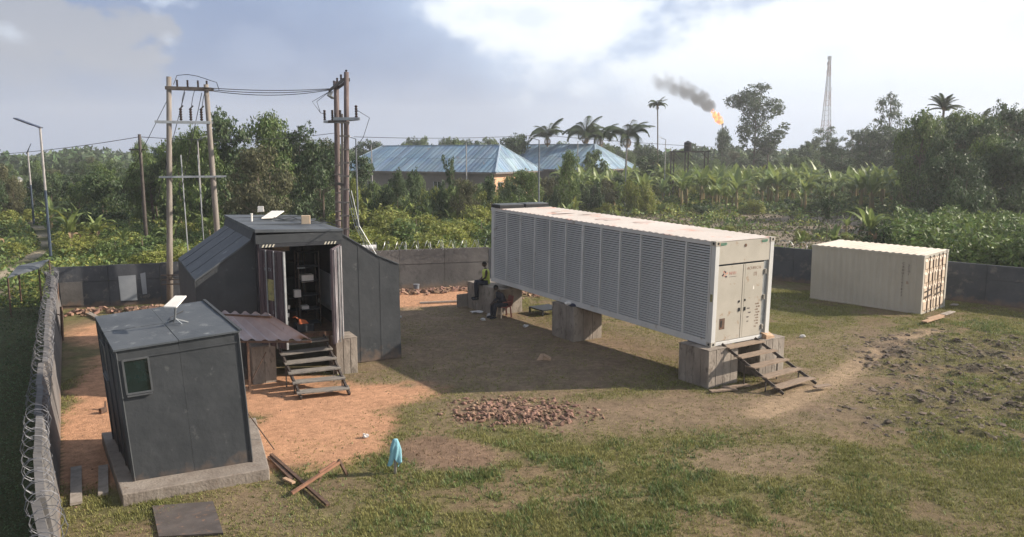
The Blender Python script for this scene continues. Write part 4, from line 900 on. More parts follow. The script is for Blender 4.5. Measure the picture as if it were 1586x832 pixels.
# horizontal bars and junk low between the left pole and the workshop
for i, z in enumerate((1.35, 1.15, .95)): tag(MB().beam((0, 0, 0), (2.1, .35, .02), .05, .05).build('steel_bar', M['rail'], loc=(-15.1, 33.6, z)), ('top', 'middle', 'lowest')[i]+' dark bar between the left wooden pole and the workshop', 'bar')
# far lines
wire((at_d(-40, 241, 70), at_d(216, 212, 50)), .02, 'long overhead line at far left running to the dark pole', sag=.2)
wire((at_d(216, 212, 50), at_d(520, 206, 62)), .02, 'overhead line behind the pole pairs', sag=.35)
wire((at_d(548, 212, 60), at_d(835, 209, 80)), .02, 'overhead line above the blue roofs', sag=.2); wire((at_d(835, 209, 80), at_d(1240, 232, 120)), .025, 'overhead line running right past the tall forest tree', sag=.3)

# ------------------------------------------------------------------ lamps and slim poles
def lamp(px, pytop, d, label, mode='flat', side=-1, m=None, r=.06, group='slim solar street lamps'):
    p = at_d(px, pytop, d); o = empty('street_lamp', (p.x, p.y, 0)); tag(o, label, 'street lamp', group); z = p.z
    MB().tube([(0, 0, -.1), (0, 0, z*.55)], (r*1.2, r), 8).build('lower_shaft', M['lampblue'] if mode in ('flat', 'tilt') else M['lampmetal'], o); MB().tube([(0, 0, z*.55), (0, 0, z)], (r, r*.8), 8).build('upper_shaft', m or M['lampgrey'], o)
    if mode == 'flat':
        MM = Matrix.Translation((-.6, 0, z+.25)) @ Euler((0, .36, 0)).to_matrix().to_4x4(); MB().box((-.85, -.2, -.03), (.7, .2, .02), MM).build('solar_panel', M['solar'], o); MB().box((-.8, -.16, -.06), (.2, .16, -.032), MM).build('lamp_head', M['dish'], o)
        MB().beam((0, 0, z-.1), (0.02, 0, z+.05), .09, .09).build('bracket', M['lampmetal'], o)
    elif mode == 'tilt':
        MM = Matrix.Translation((.12, 0, z+.35)) @ Euler((.5, -1.05, 0)).to_matrix().to_4x4(); MB().box((-.55, -.3, -.03), (.45, .3, .03), MM).build('solar_panel', M['solar'], o); MB().beam((0, 0, z-.05), (.12, 0, z+.32), .06, .06).build('bracket', M['lampmetal'], o)
        MB().beam((-.05, 0, z*.5), (-.35, 0, z*.52), .08, .05).build('side_bracket', M['lampmetal'], o)
    else:
        s = side; MB().beam((0, 0, z-.02), (s*.55, 0, z+.16), .05, .05).build('arm', M['lampmetal'], o); MB().hexa([(s*.4-.0, -.09, z+.13), (s*.9, -.09, z+.28), (s*.9, .09, z+.28), (s*.4, .09, z+.13)], [(s*.4, -.09, z+.19), (s*.9, -.09, z+.33), (s*.9, .09, z+.33), (s*.4, .09, z+.19)]).build('lamp_head', M['dish'], o)
lamp(62, 198, 46.5, 'tall solar lamp with a flat tilted head, nearer one at far left', 'flat', r=.075)
lamp(43, 236, 74, 'farther solar lamp with a small tilted panel at far left', 'tilt', r=.085)
lamp(306, 216, 56, 'arm lamp seen between the left wooden poles', 'arm', 1)
lamp(551, 215, 58, 'dark arm lamp just right of the reddish poles', 'arm', -1, M['lampmetal'])
lamp(575, 224, 74, 'arm lamp in front of the left end of the blue roof', 'arm', 1)
lamp(722, 221, 84, 'arm lamp in front of the middle of the blue roof', 'arm', 1)
lamp(835, 217, 66, 'dark arm lamp in front of the gap between the blue roofs', 'arm', -1, M['lampmetal'])
lamp(895, 219, 108, 'distant arm lamp behind the second blue roof', 'arm', 1)
lamp(970, 226, 88, 'dark pole lamp right of the second blue roof', 'arm', -1, M['lampmetal'])
lamp(1031, 216, 100, 'arm lamp left of the water tank', 'arm', -1)
o = pole('utility_pole', at_d(216, 212, 50).x, 50, at_d(216, 208, 50).z, M['rail'], 'dark slim utility pole in the trees left of the pole pair', (0, 0), .13, .09)
MB().beam((-.7, 0, at_d(216, 232, 50).z), (.3, 0, at_d(216, 232, 50).z), .08, .08).build('crossarm', M['rail'], o)

# ------------------------------------------------------------------ blue roofed houses
def house(px, py, d, ze, zr, Lh, Wh, ins_l, ins_r, yaw, label, wm):
    N0 = at_d(px, py, d); N0.z = 0; r = empty('bungalow', N0); r.rotation_euler = (0, 0, yaw); tag(r, label, 'house')
    ov = .8     # local: x runs left (negative), y back ; near right corner at origin
    A1, B1, C1, D1 = Vector((0, 0, ze)), Vector((-Lh, 0, ze)), Vector((-Lh, Wh, ze)), Vector((0, Wh, ze)); R1, R2 = Vector((-ins_r, Wh/2, zr)), Vector((-Lh+ins_l, Wh/2, zr))
    for q, nm in (((-Lh+ov, ov), 'f'),):
        MB().box((-Lh+ov, ov, -.1), (-ov, ov+.2, ze-.05)).build('wall', M['greyhouse'], r); MB().box((-ov-.2, ov+.2, -.1), (-ov, Wh-ov, ze-.05)).build('wall', wm, r)
        MB().box((-Lh+ov, Wh-ov-.2, -.1), (-ov-.2, Wh-ov, ze-.05)).build('wall', M['greyhouse'], r); MB().box((-Lh+ov, ov+.2, -.1), (-Lh+ov+.2, Wh-ov-.2, ze-.05)).build('wall', M['greyhouse'], r)
    MB().box((-Lh, 0, ze-.22), (0, .04, ze-.01)).build('fascia', M['greyhouse'], r); MB().box((-.04, .04, ze-.22), (0, Wh, ze-.01)).build('fascia', M['greyhouse'], r)
    def slope(e0, e1, t0, t1, n, nm):   # eave e0->e1, top t0->t1: n lengths of sheet, each an island
        mb = MB(); nrm = (e1-e0).cross(t0-e0 if (t0-e0).length > .1 else t1-e0).normalized()
        ue = (e1-e0)
        for row in range(2):
            for i in range(n):
                s0, s1 = i/n, (i+1)/n
                # clip strip against the hips: strip runs up the slope, perpendicular to the eave
                def top(s):
                    x = s*ue.length; a = (t0-e0).dot(ue.normalized()); b_ = (t1-e0).dot(ue.normalized())
                    if x < a: f = x/a
                    elif x > b_: f = (ue.length-x)/max(ue.length-b_, 1e-6)
                    else: f = 1
                    up = ((t0-e0)-ue.normalized()*a); return e0+ue*s, up, max(0, min(1, f))
                p0, up, f0 = top(s0+.0003); p1, _, f1 = top(s1-.0003); h0, h1 = row*.5, (row+1)*.5
                a0, a1, b0, b1 = min(h0, f0), min(h0, f1), min(h1, f0), min(h1, f1)
                if b0-a0 < .01 and b1-a1 < .01: continue
                o_ = nrm*(.012*(i % 2)+.02*row)*(1 if nrm.z > 0 else -1)
                m_ = (p0+p1)/2+nrm*(.05 if nrm.z > 0 else -.05)
                fm = (a0+a1)/2, (b0+b1)/2
                mb.add([p0+up*a0+o_, m_+up*fm[0]+o_, p1+up*a1+o_, p1+up*b1+o_, m_+up*fm[1]+o_, p0+up*b0+o_], [(0, 1, 4, 5), (1, 2, 3, 4)])
        return mb.build(nm, M['rooft'], r)
    slope(B1, A1, R2, R1, int(Lh/.75), 'roof_slope'); slope(A1, D1, R1, R1, int(Wh/.75), 'roof_slope'); slope(D1, C1, R1, R2, int(Lh/.75), 'roof_slope'); slope(C1, B1, R2, R2, int(Wh/.75), 'roof_slope')
    for a, b in ((R1, R2), (A1, R1), (D1, R1), (B1, R2)): MB().beam(a+Vector((0, 0, .08)), b+Vector((0, 0, .08)), .22, .08).build('ridge_cap', mat('pale_ridge_cap', (.42, .52, .60), rough=.5), r)
    for i in range(4):
        y = 2+i*3; 
        if y < Wh-2:
            w = MB().box((-ov, y, 1.2), (-ov+.03, y+1.2, 2.5)).build('window', M['glass'], r)
            fm = MB()
            for z in (1.2, 2.5): fm.beam((-ov+.03, y, z), (-ov+.03, y+1.2, z), .06, .08)
            for yy in (y, y+.6, y+1.2): fm.beam((-ov+.033, yy, 1.2), (-ov+.033, yy, 2.5), .06, .07)
            fm.build('window_frame', M['whitep'], w)
    for i in range(int(Lh/4)):
        x = -Lh+2.2+i*4; w = MB().box((x, ov-.03, 1.2), (x+1.3, ov, 2.5)).build('window', M['glass'], r)
        fm = MB()
        for xx in (x, x+.65, x+1.3): fm.beam((xx, ov-.04, 1.2), (xx, ov-.04, 2.5), .07, .06)
        fm.build('window_frame', M['whitep'], w)
    return r
house(768, 267, 110, 3.95, 7.75, 29, 15, 4, 3.4, -R(28), 'long bungalow with a faded blue sheet roof and orange end wall, nearer of the two', M['orangewall'])
house(925, 266, 126, 4.0, 8.1, 27, 20, 4, 4.5, -R(28), 'blue roofed bungalow half hidden behind the nearer one', M['greyhouse'])

# ------------------------------------------------------------------ vegetation generators
def leaf_quads(c, nrm, size, rg, asp=0.42, fold=0.0):
    n = len(c); nrm = nrm/np.linalg.norm(nrm, axis=1, keepdims=True)
    t = rg.normal(size=(n, 3)); t -= nrm*np.sum(t*nrm, 1, keepdims=True); t /= np.linalg.norm(t, axis=1, keepdims=True)
    b = np.cross(nrm, t); s = (size*rg.uniform(.6, 1.35, n))[:, None]
    V = np.stack([c-t*s, c+b*s*asp-t*s*.1, c+t*s-nrm*s*fold, c-b*s*asp-t*s*.1], 1).reshape(-1, 3)
    F = np.arange(n*4).reshape(-1, 4); return V, F
def lobes_cloud(lobes, n, size, seed, fill=.45, up=.35, asp=.42):
    rg = np.random.default_rng(seed); Lb = np.array(lobes, float); w = (Lb[:, 3]*Lb[:, 4]*Lb[:, 5])**.667; w /= w.sum()
    def pts(m, lo):
        k = rg.choice(len(Lb), m, p=w); d = rg.normal(size=(m, 3)); d /= np.linalg.norm(d, axis=1, keepdims=True)
        r = lo+(1.08-lo)*rg.random(m)**.6; return k, d, Lb[k, :3]+d*Lb[k, 3:]*r[:, None]
    nf = int(n*.22); per = 16; nc = (n-nf)//per; k, d, c = pts(nc, .6)           # leaves gathered on twig ends, a few strays between
    k = np.repeat(k, per); dd = np.repeat(d, per, 0); cr = (Lb[k, 3]*.30)[:, None]*np.array([1, 1, .6]); cc_ = np.repeat(c, per, 0)+rg.normal(size=(nc*per, 3))*cr*.62
    k2, d2_, c2_ = pts(nf, fill); c = np.concatenate([cc_, c2_]); d = np.concatenate([dd, d2_])
    nr = d*.8+rg.normal(size=c.shape)*.6; nr[:, 2] += up
    return leaf_quads(c, nr, np.full(len(c), size), rg, asp, .2)
def rand_lobes(seed, n, cx, cz, rx, rz, lr, sq=1.0):
    r = random.Random(seed); out = []
    for i in range(n):
        a = r.uniform(0, 6.28); q = r.random()**.5; e = r.uniform(-1, 1); rr = math.sqrt(max(0, 1-e*e*.9))
        s = lr*r.uniform(.6, 1.25); out.append((cx+rx*q*rr*math.cos(a), rx*q*rr*math.sin(a), cz+rz*e, s, s, s*.8*sq))
    return out
def merge(parts):
    V = []; F = []; k = 0
    for v, f in parts: V.append(v); F.append(f+k); k += len(v)
    return np.concatenate(V), np.concatenate(F)
def limb_mesh(name, h, rad, lobes, seed, spread=1.0, n=7, ztop=.8):
    r = random.Random(seed); mb = MB(); bend = r.uniform(-.03, .03)
    tr = [(bend*math.sin(t*3)*h, bend*.6*math.cos(t*2)*h-bend*.6*h, t*h*ztop) for t in (0, .2, .45, .7, 1)]
    mb.tube(tr, (rad*1.3, rad, rad*.8, rad*.6, rad*.3), 7)
    for l in r.sample(lobes, min(n, len(lobes))):
        z0 = max(.15*h, min(l[2]*.75, h*ztop*.9)); t = z0/(h*ztop); p0 = Vector((bend*math.sin(t*3)*h, 0, z0)); p1 = Vector(l[:3])
        mb.tube([p0, p0.lerp(p1, .5)+Vector((0, 0, -.02*h)), p1], (rad*.5, rad*.32, rad*.12), 5)
    me = bpy.data.meshes.new(name); me.from_pydata(mb.v, [], mb.f); me.materials.append(M['bark']); return me
VAR = {}
def variant(kind, i, leafm, lobes, n, size, h=1.0, rad=.02, fill=.45, up=.35, nl=7, ztop=.8, asp=.42):
    V, F = lobes_cloud(lobes, n, size, 100+i*7+len(kind), fill, up, asp)
    cm = np_mesh(kind+'_crown', V, F, LEAF[leafm]); tm = limb_mesh(kind+'_trunk', h, rad, lobes, i*13+len(kind), n=nl, ztop=ztop); VAR.setdefault(kind, []).append((cm, tm))
for i in range(4):
    variant('round', i, ('dark', 'mid', 'dark', 'mid')[i], rand_lobes(i, 17, 0, .62, .34, .26, .13), 5200, .023, rad=.018)
for i in range(3):
    variant('dense', i, ('dark', 'mid', 'dull')[i], rand_lobes(20+i, 30, 0, .52, .44, .38, .13), 9000, .020, rad=.016)
for i in range(4):
    variant('bush', i, ('lite', 'mid', 'dark', 'lite')[i], rand_lobes(40+i, 16, 0, .42, .66, .26, .26, .9), 4200, .040, rad=.02, fill=.35)
for i in range(2):
    variant('tall', i, 'dark', [(0.02*j*(-1)**j, .015*j, .55+.42*(j/14), .07, .07, .05) for j in range(14)]+rand_lobes(60+i, 12, 0, .72, .17, .20, .075), 4200, .017, rad=.012, nl=10, ztop=.9)
for i in range(2):     # open crown on bare trunk
    variant('layered', i, 'dark', [(r_*math.cos(a_), r_*math.sin(a_), z_, .085+.03*(j%3), .10, .04) for j in range(13) for r_, a_, z_ in ((random.uniform(.05, .25), j*2.4+i, .5+.48*j/13),)], 3000, .016, rad=.011, up=.9, nl=12, ztop=.95)
GL = [(-.24,.02,.82,.09,.09,.06),(-.16,0,.86,.08,.08,.06),(-.02,.03,.93,.11,.10,.06),(.06,-.04,.95,.08,.08,.05),(-.08,-.04,.80,.13,.13,.09),(.06,.05,.80,.12,.12,.08),(.21,0,.79,.09,.09,.05),(.27,.03,.74,.07,.07,.05),(.14,-.03,.70,.09,.09,.06),(-.02,0,.66,.13,.12,.09),(-.10,.04,.54,.09,.09,.07),(.07,.02,.54,.10,.09,.07),(-.13,-.02,.42,.06,.06,.05),(.08,.0,.40,.10,.08,.06),(.17,.02,.33,.10,.08,.05),(.02,.03,.28,.07,.07,.06),(.14,-.02,.22,.10,.08,.06),(.05,0,.15,.12,.1,.06)]
variant('giant', 0, 'dark', GL, 9500, .0125, rad=.014, nl=14, ztop=.85)
def tree(kind, i, x, y, h, wsc, label, name='tree', cat='tree', group=None, rz=None, z0=-.05):
    cm, tm = VAR[kind][i % len(VAR[kind])]; r = empty(name, (x, y, z0), random.uniform(0, 6.28) if rz is None else rz); r.scale = (h*wsc, h*wsc*random.uniform(.9, 1.1), h)
    tag(r, label, cat, group); mesh_obj(cm, 'crown', r); mesh_obj(tm, 'trunk', r); return r
def top_h(px, py, d): return at_d(px, py, d)
# hero trees ----------------------------------------------------------------
def hero(px, pytop, d, wpx, kind, i, label, name='tree', base=0):
    p = at_d(px, pytop, d); h = p.z-base; w = wpx/FPX*d*(1.18 if 200 < px < 560 else 1); base_w = {'round': .92, 'dense': 1.12, 'tall': .50, 'layered': .66, 'bush': 1.75, 'giant': .62}[kind]
    return tree(kind, i, p.x, p.y, h, w/(base_w*h), label, name, rz=0.0 if kind == 'giant' else random.uniform(0, 6.28))
hero(303, 196, 58, 84, 'dense', 1, 'mid green bushy tree directly right of the left wooden pole')
hero(348, 168, 60, 105, 'dense', 0, 'large dark bushy tree behind the left pole pair, topmost on that side')
hero(415, 174, 62, 100, 'dense', 1, 'large mid green bushy tree between the two pole pairs')
hero(462, 190, 63, 96, 'dense', 0, 'dark bushy tree just left of the reddish poles')
hero(395, 222, 54, 105, 'dense', 2, 'brownish thin leaved tree in front of the big bushy trees')
hero(497, 212, 64, 80, 'round', 0, 'rounded dark tree directly behind the reddish poles')
hero(275, 212, 66, 90, 'dense', 1, 'mid green bushy tree showing between the left pair of wooden poles')
hero(232, 238, 68, 90, 'round', 1, 'rounded mid green tree around the dark slim utility pole')
hero(155, 262, 62, 110, 'dense', 0, 'broad dark shrubby tree right of the farther solar lamp')
hero(572, 208, 150, 56, 'round', 2, 'dark rounded tree at the left end of the blue roof')
hero(800, 203, 140, 64, 'round', 0, 'dark rounded tree behind the gap between the two blue roofs')
hero(882, 232, 76, 50, 'dense', 1, 'bushy green tree in front of the second blue roof')
hero(808, 262, 78, 70, 'dense', 1, 'loose green tree in front of the orange end wall', )
hero(700, 238, 70, 22, 'tall', 0, 'thin upright sapling in front of the long blue roof')
hero(1172, 128, 170, 84, 'giant', 0, 'very tall dark forest tree right of the gas flare')
hero(1192, 190, 168, 60, 'tall', 1, 'slender leafy tree at the right foot of the very tall forest tree')
hero(1120, 188, 190, 38, 'round', 2, 'small rounded tree right below the gas flare')
hero(1240, 222, 160, 46, 'round', 2, 'low domed dark tree between the tall forest tree and the lattice mast')
hero(1283, 194, 175, 46, 'layered', 0, 'layered dark tree at the foot of the lattice mast')
hero(1322, 200, 170, 44, 'layered', 1, 'flat topped dark tree right of the lattice mast')
hero(1382, 142, 150, 62, 'layered', 0, 'tall airy tree with layered crown, left of the dark grove')
hero(1360, 188, 140, 66, 'round', 0, 'dark tree beneath the tall airy layered tree')
hero(1405, 196, 135, 70, 'dense', 0, 'dark bushy tree right below the tall airy layered tree')
hero(1440, 180, 118, 60, 'layered', 1, 'layered tree at the left edge of the dark grove')
hero(1486, 176, 82, 130, 'dense', 0, 'big dark tree forming the left part of the right hand grove')
hero(1562, 156, 84, 100, 'dense', 0, 'tallest dark tree of the right hand grove at the picture edge')
hero(1525, 180, 76, 130, 'dense', 0, 'big dark tree in the middle of the right hand grove')
hero(1575, 215, 66, 120, 'dense', 0, 'near dark tree at the far right edge above the climbing leaves')
hero(1480, 232, 64, 110, 'dense', 0, 'lower dark tree in front of the right hand grove, left side')
hero(1500, 255, 60, 90, 'bush', 2, 'low dark thicket tree before the grove, middle')
hero(1012, 236, 120, 80, 'dense', 0, 'dark bushy tree left of the water tank')
hero(920, 226, 118, 50, 'round', 1, 'rounded tree below the middle coconut palm')
def where(px, d):
    for a, w_ in ((0, 'at the left picture edge'), (60, 'by the two solar lamps'), (130, 'right of the solar lamps'), (205, 'by the dark slim pole'), (262, 'beside the left wooden pole'), (330, 'right of the wooden pole pair'), (400, 'above the left of the workshop'), (470, 'above the right of the workshop'), (540, 'by the reddish poles'), (600, "below the blue roof's left end"), (680, "below the blue roof's middle"), (770, 'near the orange end wall'), (840, 'by the gap between the blue roofs'), (920, 'below the second blue roof'), (990, 'below the large coconut palm'), (1040, 'under the tall thin palm'), (1100, 'below the water tank'), (1145, 'below the gas flame'), (1210, 'below the very tall tree'), (1260, 'left of the lattice mast'), (1310, 'at the lattice mast'), (1370, 'right of the lattice mast'), (1430, 'below the airy layered tree'), (1500, 'left side of the grove'), (1560, 'middle of the grove'), (9999, 'at the right picture edge')):
        if px < a: break
    return w_
# belts ----------------------------------------------------------------------
R2_ = random.Random(21)
def belt(px0, px1, n, d0, d1, py0, py1, kinds, wpx, label, group, name='tree', cat='tree'):
    for k in range(n):
        px = px0+(px1-px0)*(k+R2_.uniform(.1, .9))/n; d = R2_.uniform(d0, d1); py = R2_.uniform(py0, py1); p = at_d(px, py, d)
        if p.z < .5: continue
        kind = R2_.choice(kinds); w = wpx*R2_.uniform(.75, 1.25)/FPX*(d0+d1)/2; bw_ = {'round': .92, 'dense': 1.12, 'tall': .50, 'layered': .66, 'bush': 1.75}[kind]
        tree(kind, R2_.randrange(4), p.x, p.y, p.z, min(2.2, w/(bw_*p.z)), ('taller ' if py < py0+(py1-py0)*.33 else 'lower ' if py > py0+(py1-py0)*.67 else '')+label+', '+where(px, d)+(', back row' if d > d0+(d1-d0)*.6 else ', front row' if d < d0+(d1-d0)*.3 else ''), name, cat, group, rz=R2_.uniform(0, 6.28))
belt(-60, 300, 26, 95, 150, 240, 262, ('round', 'dense'), 36, 'dark distant tree', 'tree line at far left')
belt(215, 560, 18, 66, 84, 206, 240, ('dense',), 60, 'bushy tree of the tall dark clump', 'tall clump behind the poles')
belt(-60, 520, 46, 62, 90, 252, 290, ('dense', 'round'), 46, 'bushy tree in the green belt', 'green belt behind the pole pairs')
belt(610, 760, 14, 160, 210, 206, 224, ('round',), 32, 'distant tree over the blue ridge', 'trees behind the blue roofs')
belt(860, 1010, 10, 150, 190, 214, 236, ('round', 'dense'), 34, 'distant tree behind the palms', 'trees behind the coconut palms')
belt(1000, 1260, 26, 150, 210, 226, 245, ('round', 'dense', 'layered'), 34, 'low distant tree behind the bananas', 'distant line behind the banana field')
belt(1240, 1470, 26, 125, 200, 208, 246, ('round', 'dense', 'tall'), 38, 'dark tree of the back line', 'trees left of the grove')
belt(1425, 1650, 26, 78, 104, 168, 214, ('dense',), 96, 'big dark grove tree', 'right hand grove, tall trees')
belt(1440, 1640, 14, 66, 80, 205, 250, ('dense',), 80, 'dark dense grove tree', 'right hand grove')
belt(530, 860, 32, 62, 92, 258, 286, ('dense', 'bush'), 44, 'leafy small tree before the bungalow', 'growth in front of the bungalow')
belt(850, 1010, 12, 84, 100, 262, 282, ('dense', 'bush'), 40, 'leafy small tree past the bungalow', 'growth right of the bungalow')
# shrubs -----------------------------------------------------------------------
def shrubs(px0, px1, n, d0, d1, h0, h1, vi, wsc, label, group):
    for k in range(n):
        px = R2_.uniform(px0, px1); d = math.sqrt(R2_.uniform(d0*d0, d1*d1)); x = (px-CX)/FPX*d*1.01
        if inside(np.array(x), np.array(d-1.3)): continue
        hb = R2_.uniform(h0, h1); q = (d-d0)/(d1-d0); size_ = 'taller ' if hb > h0+(h1-h0)*.66 else ('shorter ' if hb < h0+(h1-h0)*.33 else 'middling ')
        tree('bush', R2_.choice(vi), x, d, hb, R2_.uniform(*wsc), size_+label+', '+where(px, d)+(', back row' if q > .7 else (', middle row' if q > .4 else ', front row')), 'bush', 'bush', group)
shrubs(535, 770, 46, 42, 68, 1.7, 3.0, (0, 3, 0, 1), (.8, 1.3), 'yellow green thicket shrub', 'thicket behind the razor wired wall')
shrubs(100, 540, 52, 40, 60, 1.0, 2.2, (0, 3, 1, 1), (.9, 1.5), 'low green shrub beyond the wall', 'shrubs beyond the dark back wall')
shrubs(-80, 120, 20, 50, 90, 1.0, 2.4, (1, 2, 3), (.9, 1.5), 'low shrub along the path', 'shrubs by the far left path')
shrubs(860, 1440, 40, 104, 150, 2.0, 3.8, (1, 3, 0), (.7, 1.1), 'bushy growth between the banana rows', 'growth between the banana rows')
shrubs(800, 1420, 44, 84, 104, .8, 2.0, (1, 2, 0), (.9, 1.6), 'low field edge shrub', 'shrubs at the edge of the banana field')
shrubs(1380, 1620, 44, 38, 58, 2.0, 3.6, (1, 2, 1), (.6, 1.0), 'tall leafy climber mound', 'leafy mounds beyond the right wall')
shrubs(930, 1380, 16, 47, 66, .5, 1.1, (2, 1, 0), (.8, 1.3), 'small sprout on cleared ground', 'sprouts in the cleared plot')
hero(1285, 296, 58, 26, 'tall', 0, 'thin dark sapling standing in the cleared plot')

# banana plants ------------------------------------------------------------------
def banana_leaf(name, L_, w_, m, droop=.9, seed=0):
    r = random.Random(seed); n = 9; vs = []; fs = []; x = z = 0.0; a = R(68)
    for i in range(n+1):
        t = i/n; ww = w_*math.sin(math.pi*min(1, (t*.93+.07))**.8)*(1-.25*t)+.012
        if t < .12: ww = .02
        tw = r.uniform(-.04, .04)
        vs += [(x, -ww, z+ww*.45+tw), (x, 0, z), (x, ww, z+ww*.45-tw)]
        x += L_/n*math.cos(a); z += L_/n*math.sin(a); a -= droop*(.25+1.5*t)/n*1.9
    for i in range(n): b_ = 3*i; fs += [(b_, b_+3, b_+4, b_+1), (b_+1, b_+4, b_+5, b_+2)]
    # torn edges: drop a few outer quads
    me = bpy.data.meshes.new(name); me.from_pydata(vs, [], [f_ for k, f_ in enumerate(fs) if not (k > 5 and r.random() < .10)]); me.materials.append(m); return me
BL_ = [banana_leaf('banana_leaf', 2.0, .26, LEAF['banana'], dr, i) for i, dr in enumerate((.7, 1.1, 1.6, .35))]
BLY = banana_leaf('banana_leaf_yellow', 1.7, .24, LEAF['bananay'], .6, 9)
BLD = banana_leaf('banana_leaf_dry', 1.1, .12, LEAF['dry'], 3.4, 12)
stm = MB().tube([(0, 0, 0), (.02, 0, .5), (0, .02, 1.1), (.01, 0, 1.5)], (.13, .11, .09, .05), 8)
me_st = bpy.data.meshes.new('banana_stem'); me_st.from_pydata(stm.v, [], stm.f); me_st.materials.append(mat('banana_stem_skin', (.20, .20, .09), (.24, .16, .08), 4, .7, stretch=(2, 2, .5)))
def banana(x, y, s, label, group=None, nl=8, yel=1, dry=2, z0=0, detail=True, far=None):
    if far is not None:
        o = mesh_obj(far, 'banana_plant', None, (x, y, z0), (0, 0, random.uniform(0, 6.28)), (s, s, s)); return tag(o, label, 'banana plant', group)
    r = empty('banana_plant', (x, y, z0), random.uniform(0, 6.28)); r.scale = (s, s, s); tag(r, label, 'banana plant', group)
    mesh_obj(me_st, 'stem', r)
    for i in range(nl):
        a = i*2.4+random.uniform(-.3, .3); q = .65+.35*random.random(); me_ = BL_[(3 if i < 2 else i % 3)]
        if i < yel and nl > 4: me_ = BLY
        mesh_obj(me_, 'leaf', r, (0, 0, 1.42-.03*i), (0, random.uniform(-.18, .25) if i > 1 else -.12, a), (q, q*random.uniform(.8, 1.1), q))
    for i in range(dry): mesh_obj(BLD, 'dry_leaf', r, (0, 0, 1.25-.1*i), (0, .5, i*2.1+1), (1, 1, 1))
    return r
def joined_banana(seed):
    r = random.Random(seed); V = []; F = []; mi = []; k = 0
    def addm(me_, Mx, idx):
        nonlocal k
        for v in me_.vertices: V.append(tuple(Mx @ v.co))
        for p in me_.polygons: F.append(tuple(q+k for q in p.vertices)); mi.append(idx)
        k = len(V)
    addm(me_st, Matrix.Identity(4), 1)
    for i in range(8):
        Mx = Matrix.Translation((0, 0, 1.42-.03*i)) @ Euler((0, r.uniform(-.1, .25), i*2.4+r.uniform(-.3, .3))).to_matrix().to_4x4() @ Matrix.Scale(r.uniform(.7, 1.1), 4)
        addm(BL_[3 if i < 2 else i % 3], Mx, 2 if (i == 0 and seed % 3 == 0) else 0)
    me_ = bpy.data.meshes.new('banana_plant_far'); me_.from_pydata(V, [], F)
    for m_2 in (LEAF['banana'], me_st.materials[0], LEAF['bananay']): me_.materials.append(m_2)
    me_.polygons.foreach_set('material_index', mi); return me_
JB = [joined_banana(i) for i in range(6)]
for px, py, s, l in ((112, 400, 1.15, 'banana plant beside the nearer solar lamp, with broken brown leaves'), (152, 392, 1.0, 'banana clump leaf fan left of a withered plant, beyond the left back wall'), (178, 352, .8, 'banana plant with one pale curled leaf high among the left shrubs'),
        (194, 398, .7, 'withered brownish banana plant before the left shrubs'), (266, 398, .85, 'banana plant immediately right of the left wooden pole'), (128, 372, 1.0, 'banana plant in the second row right of the solar lamp'),
        (-6, 400, .9, 'banana plant cut by the left picture edge'), (385, 350, .95, 'banana plant showing above the left edge of the workshop roof'), (345, 345, .8, 'small banana plant right of the wooden pole pair'),
        (468, 352, .95, 'pale green banana plant above the middle of the workshop roof'), (590, 322, .9, 'banana plant beside the dark arm lamp'), (612, 318, .9, 'banana plant in the thicket left of the long unit'),
        (890, 345, .95, 'yellow leaved banana plant rising behind the roof of the long unit'), (958, 352, .6, 'tiny yellow banana plant behind the middle of the long unit roof'), (748, 330, .9, 'banana plant at the left end of the long unit'), (850, 330, .9, 'green banana plant just left of the yellow leaved one')):
    p = at_z(px, py); banana(p.x, p.y, s, l, yel=2 if 'yellow' in l or 'pale' in l else 1)
for px, py, s, l in ((1345, 402, 1.25, 'large banana plant behind the roof of the small beige container'), (1395, 408, 1.15, 'banana plant with a yellow leaf right of the large one at the beige container'), (1290, 405, .8, 'spreading young banana plant left above the beige container'), (1240, 396, .6, 'small banana sprout at the dark wall between the two containers'), (1480, 330, 1.0, 'banana plant before the right hand grove'), (1310, 370, .7, 'banana plant in the cleared plot above the beige container')):
    p = at_z(px, py); 
    if inside(np.array(p.x), np.array(p.y-.8)): p.y = float(ywall(p.x))+1.6
    banana(p.x, p.y, s, l, yel=2 if 'yellow' in l else 0)
nb = 0
for k in range(1500):
    px = R2_.uniform(870, 1450); d = math.sqrt(R2_.uniform(84**2, 132**2)); x = (px-CX)/FPX*d
    if clearing(np.array(x), np.array(d)) > .45 or nb >= 230: continue
    nb += 1; banana(x, d, R2_.uniform(.8, 1.9), 'banana plant in the wide field'+', '+where(px, d)+(', back rows' if d > 110 else ', front rows' if d > 98 else ''), 'banana plants in the wide field', far=JB[nb % 6])
for k in range(44):
    px = R2_.uniform(560, 900); d = R2_.uniform(62, 98); banana((px-CX)/FPX*d, d, R2_.uniform(.7, 1.1), 'banana plant among small trees'+', '+where(px, d)+(', back rows' if d > 110 else ', front rows' if d > 98 else ''), 'banana plants before the bungalow', far=JB[k % 6])
for k in range(14):
    px = R2_.uniform(-60, 420); d = R2_.uniform(56, 80); banana((px-CX)/FPX*d, d, R2_.uniform(.7, 1.1), 'banana plant in the green belt'+', '+where(px, d)+(', back rows' if d > 110 else ', front rows' if d > 98 else ''), 'banana plants in the left belt', far=JB[k % 6])

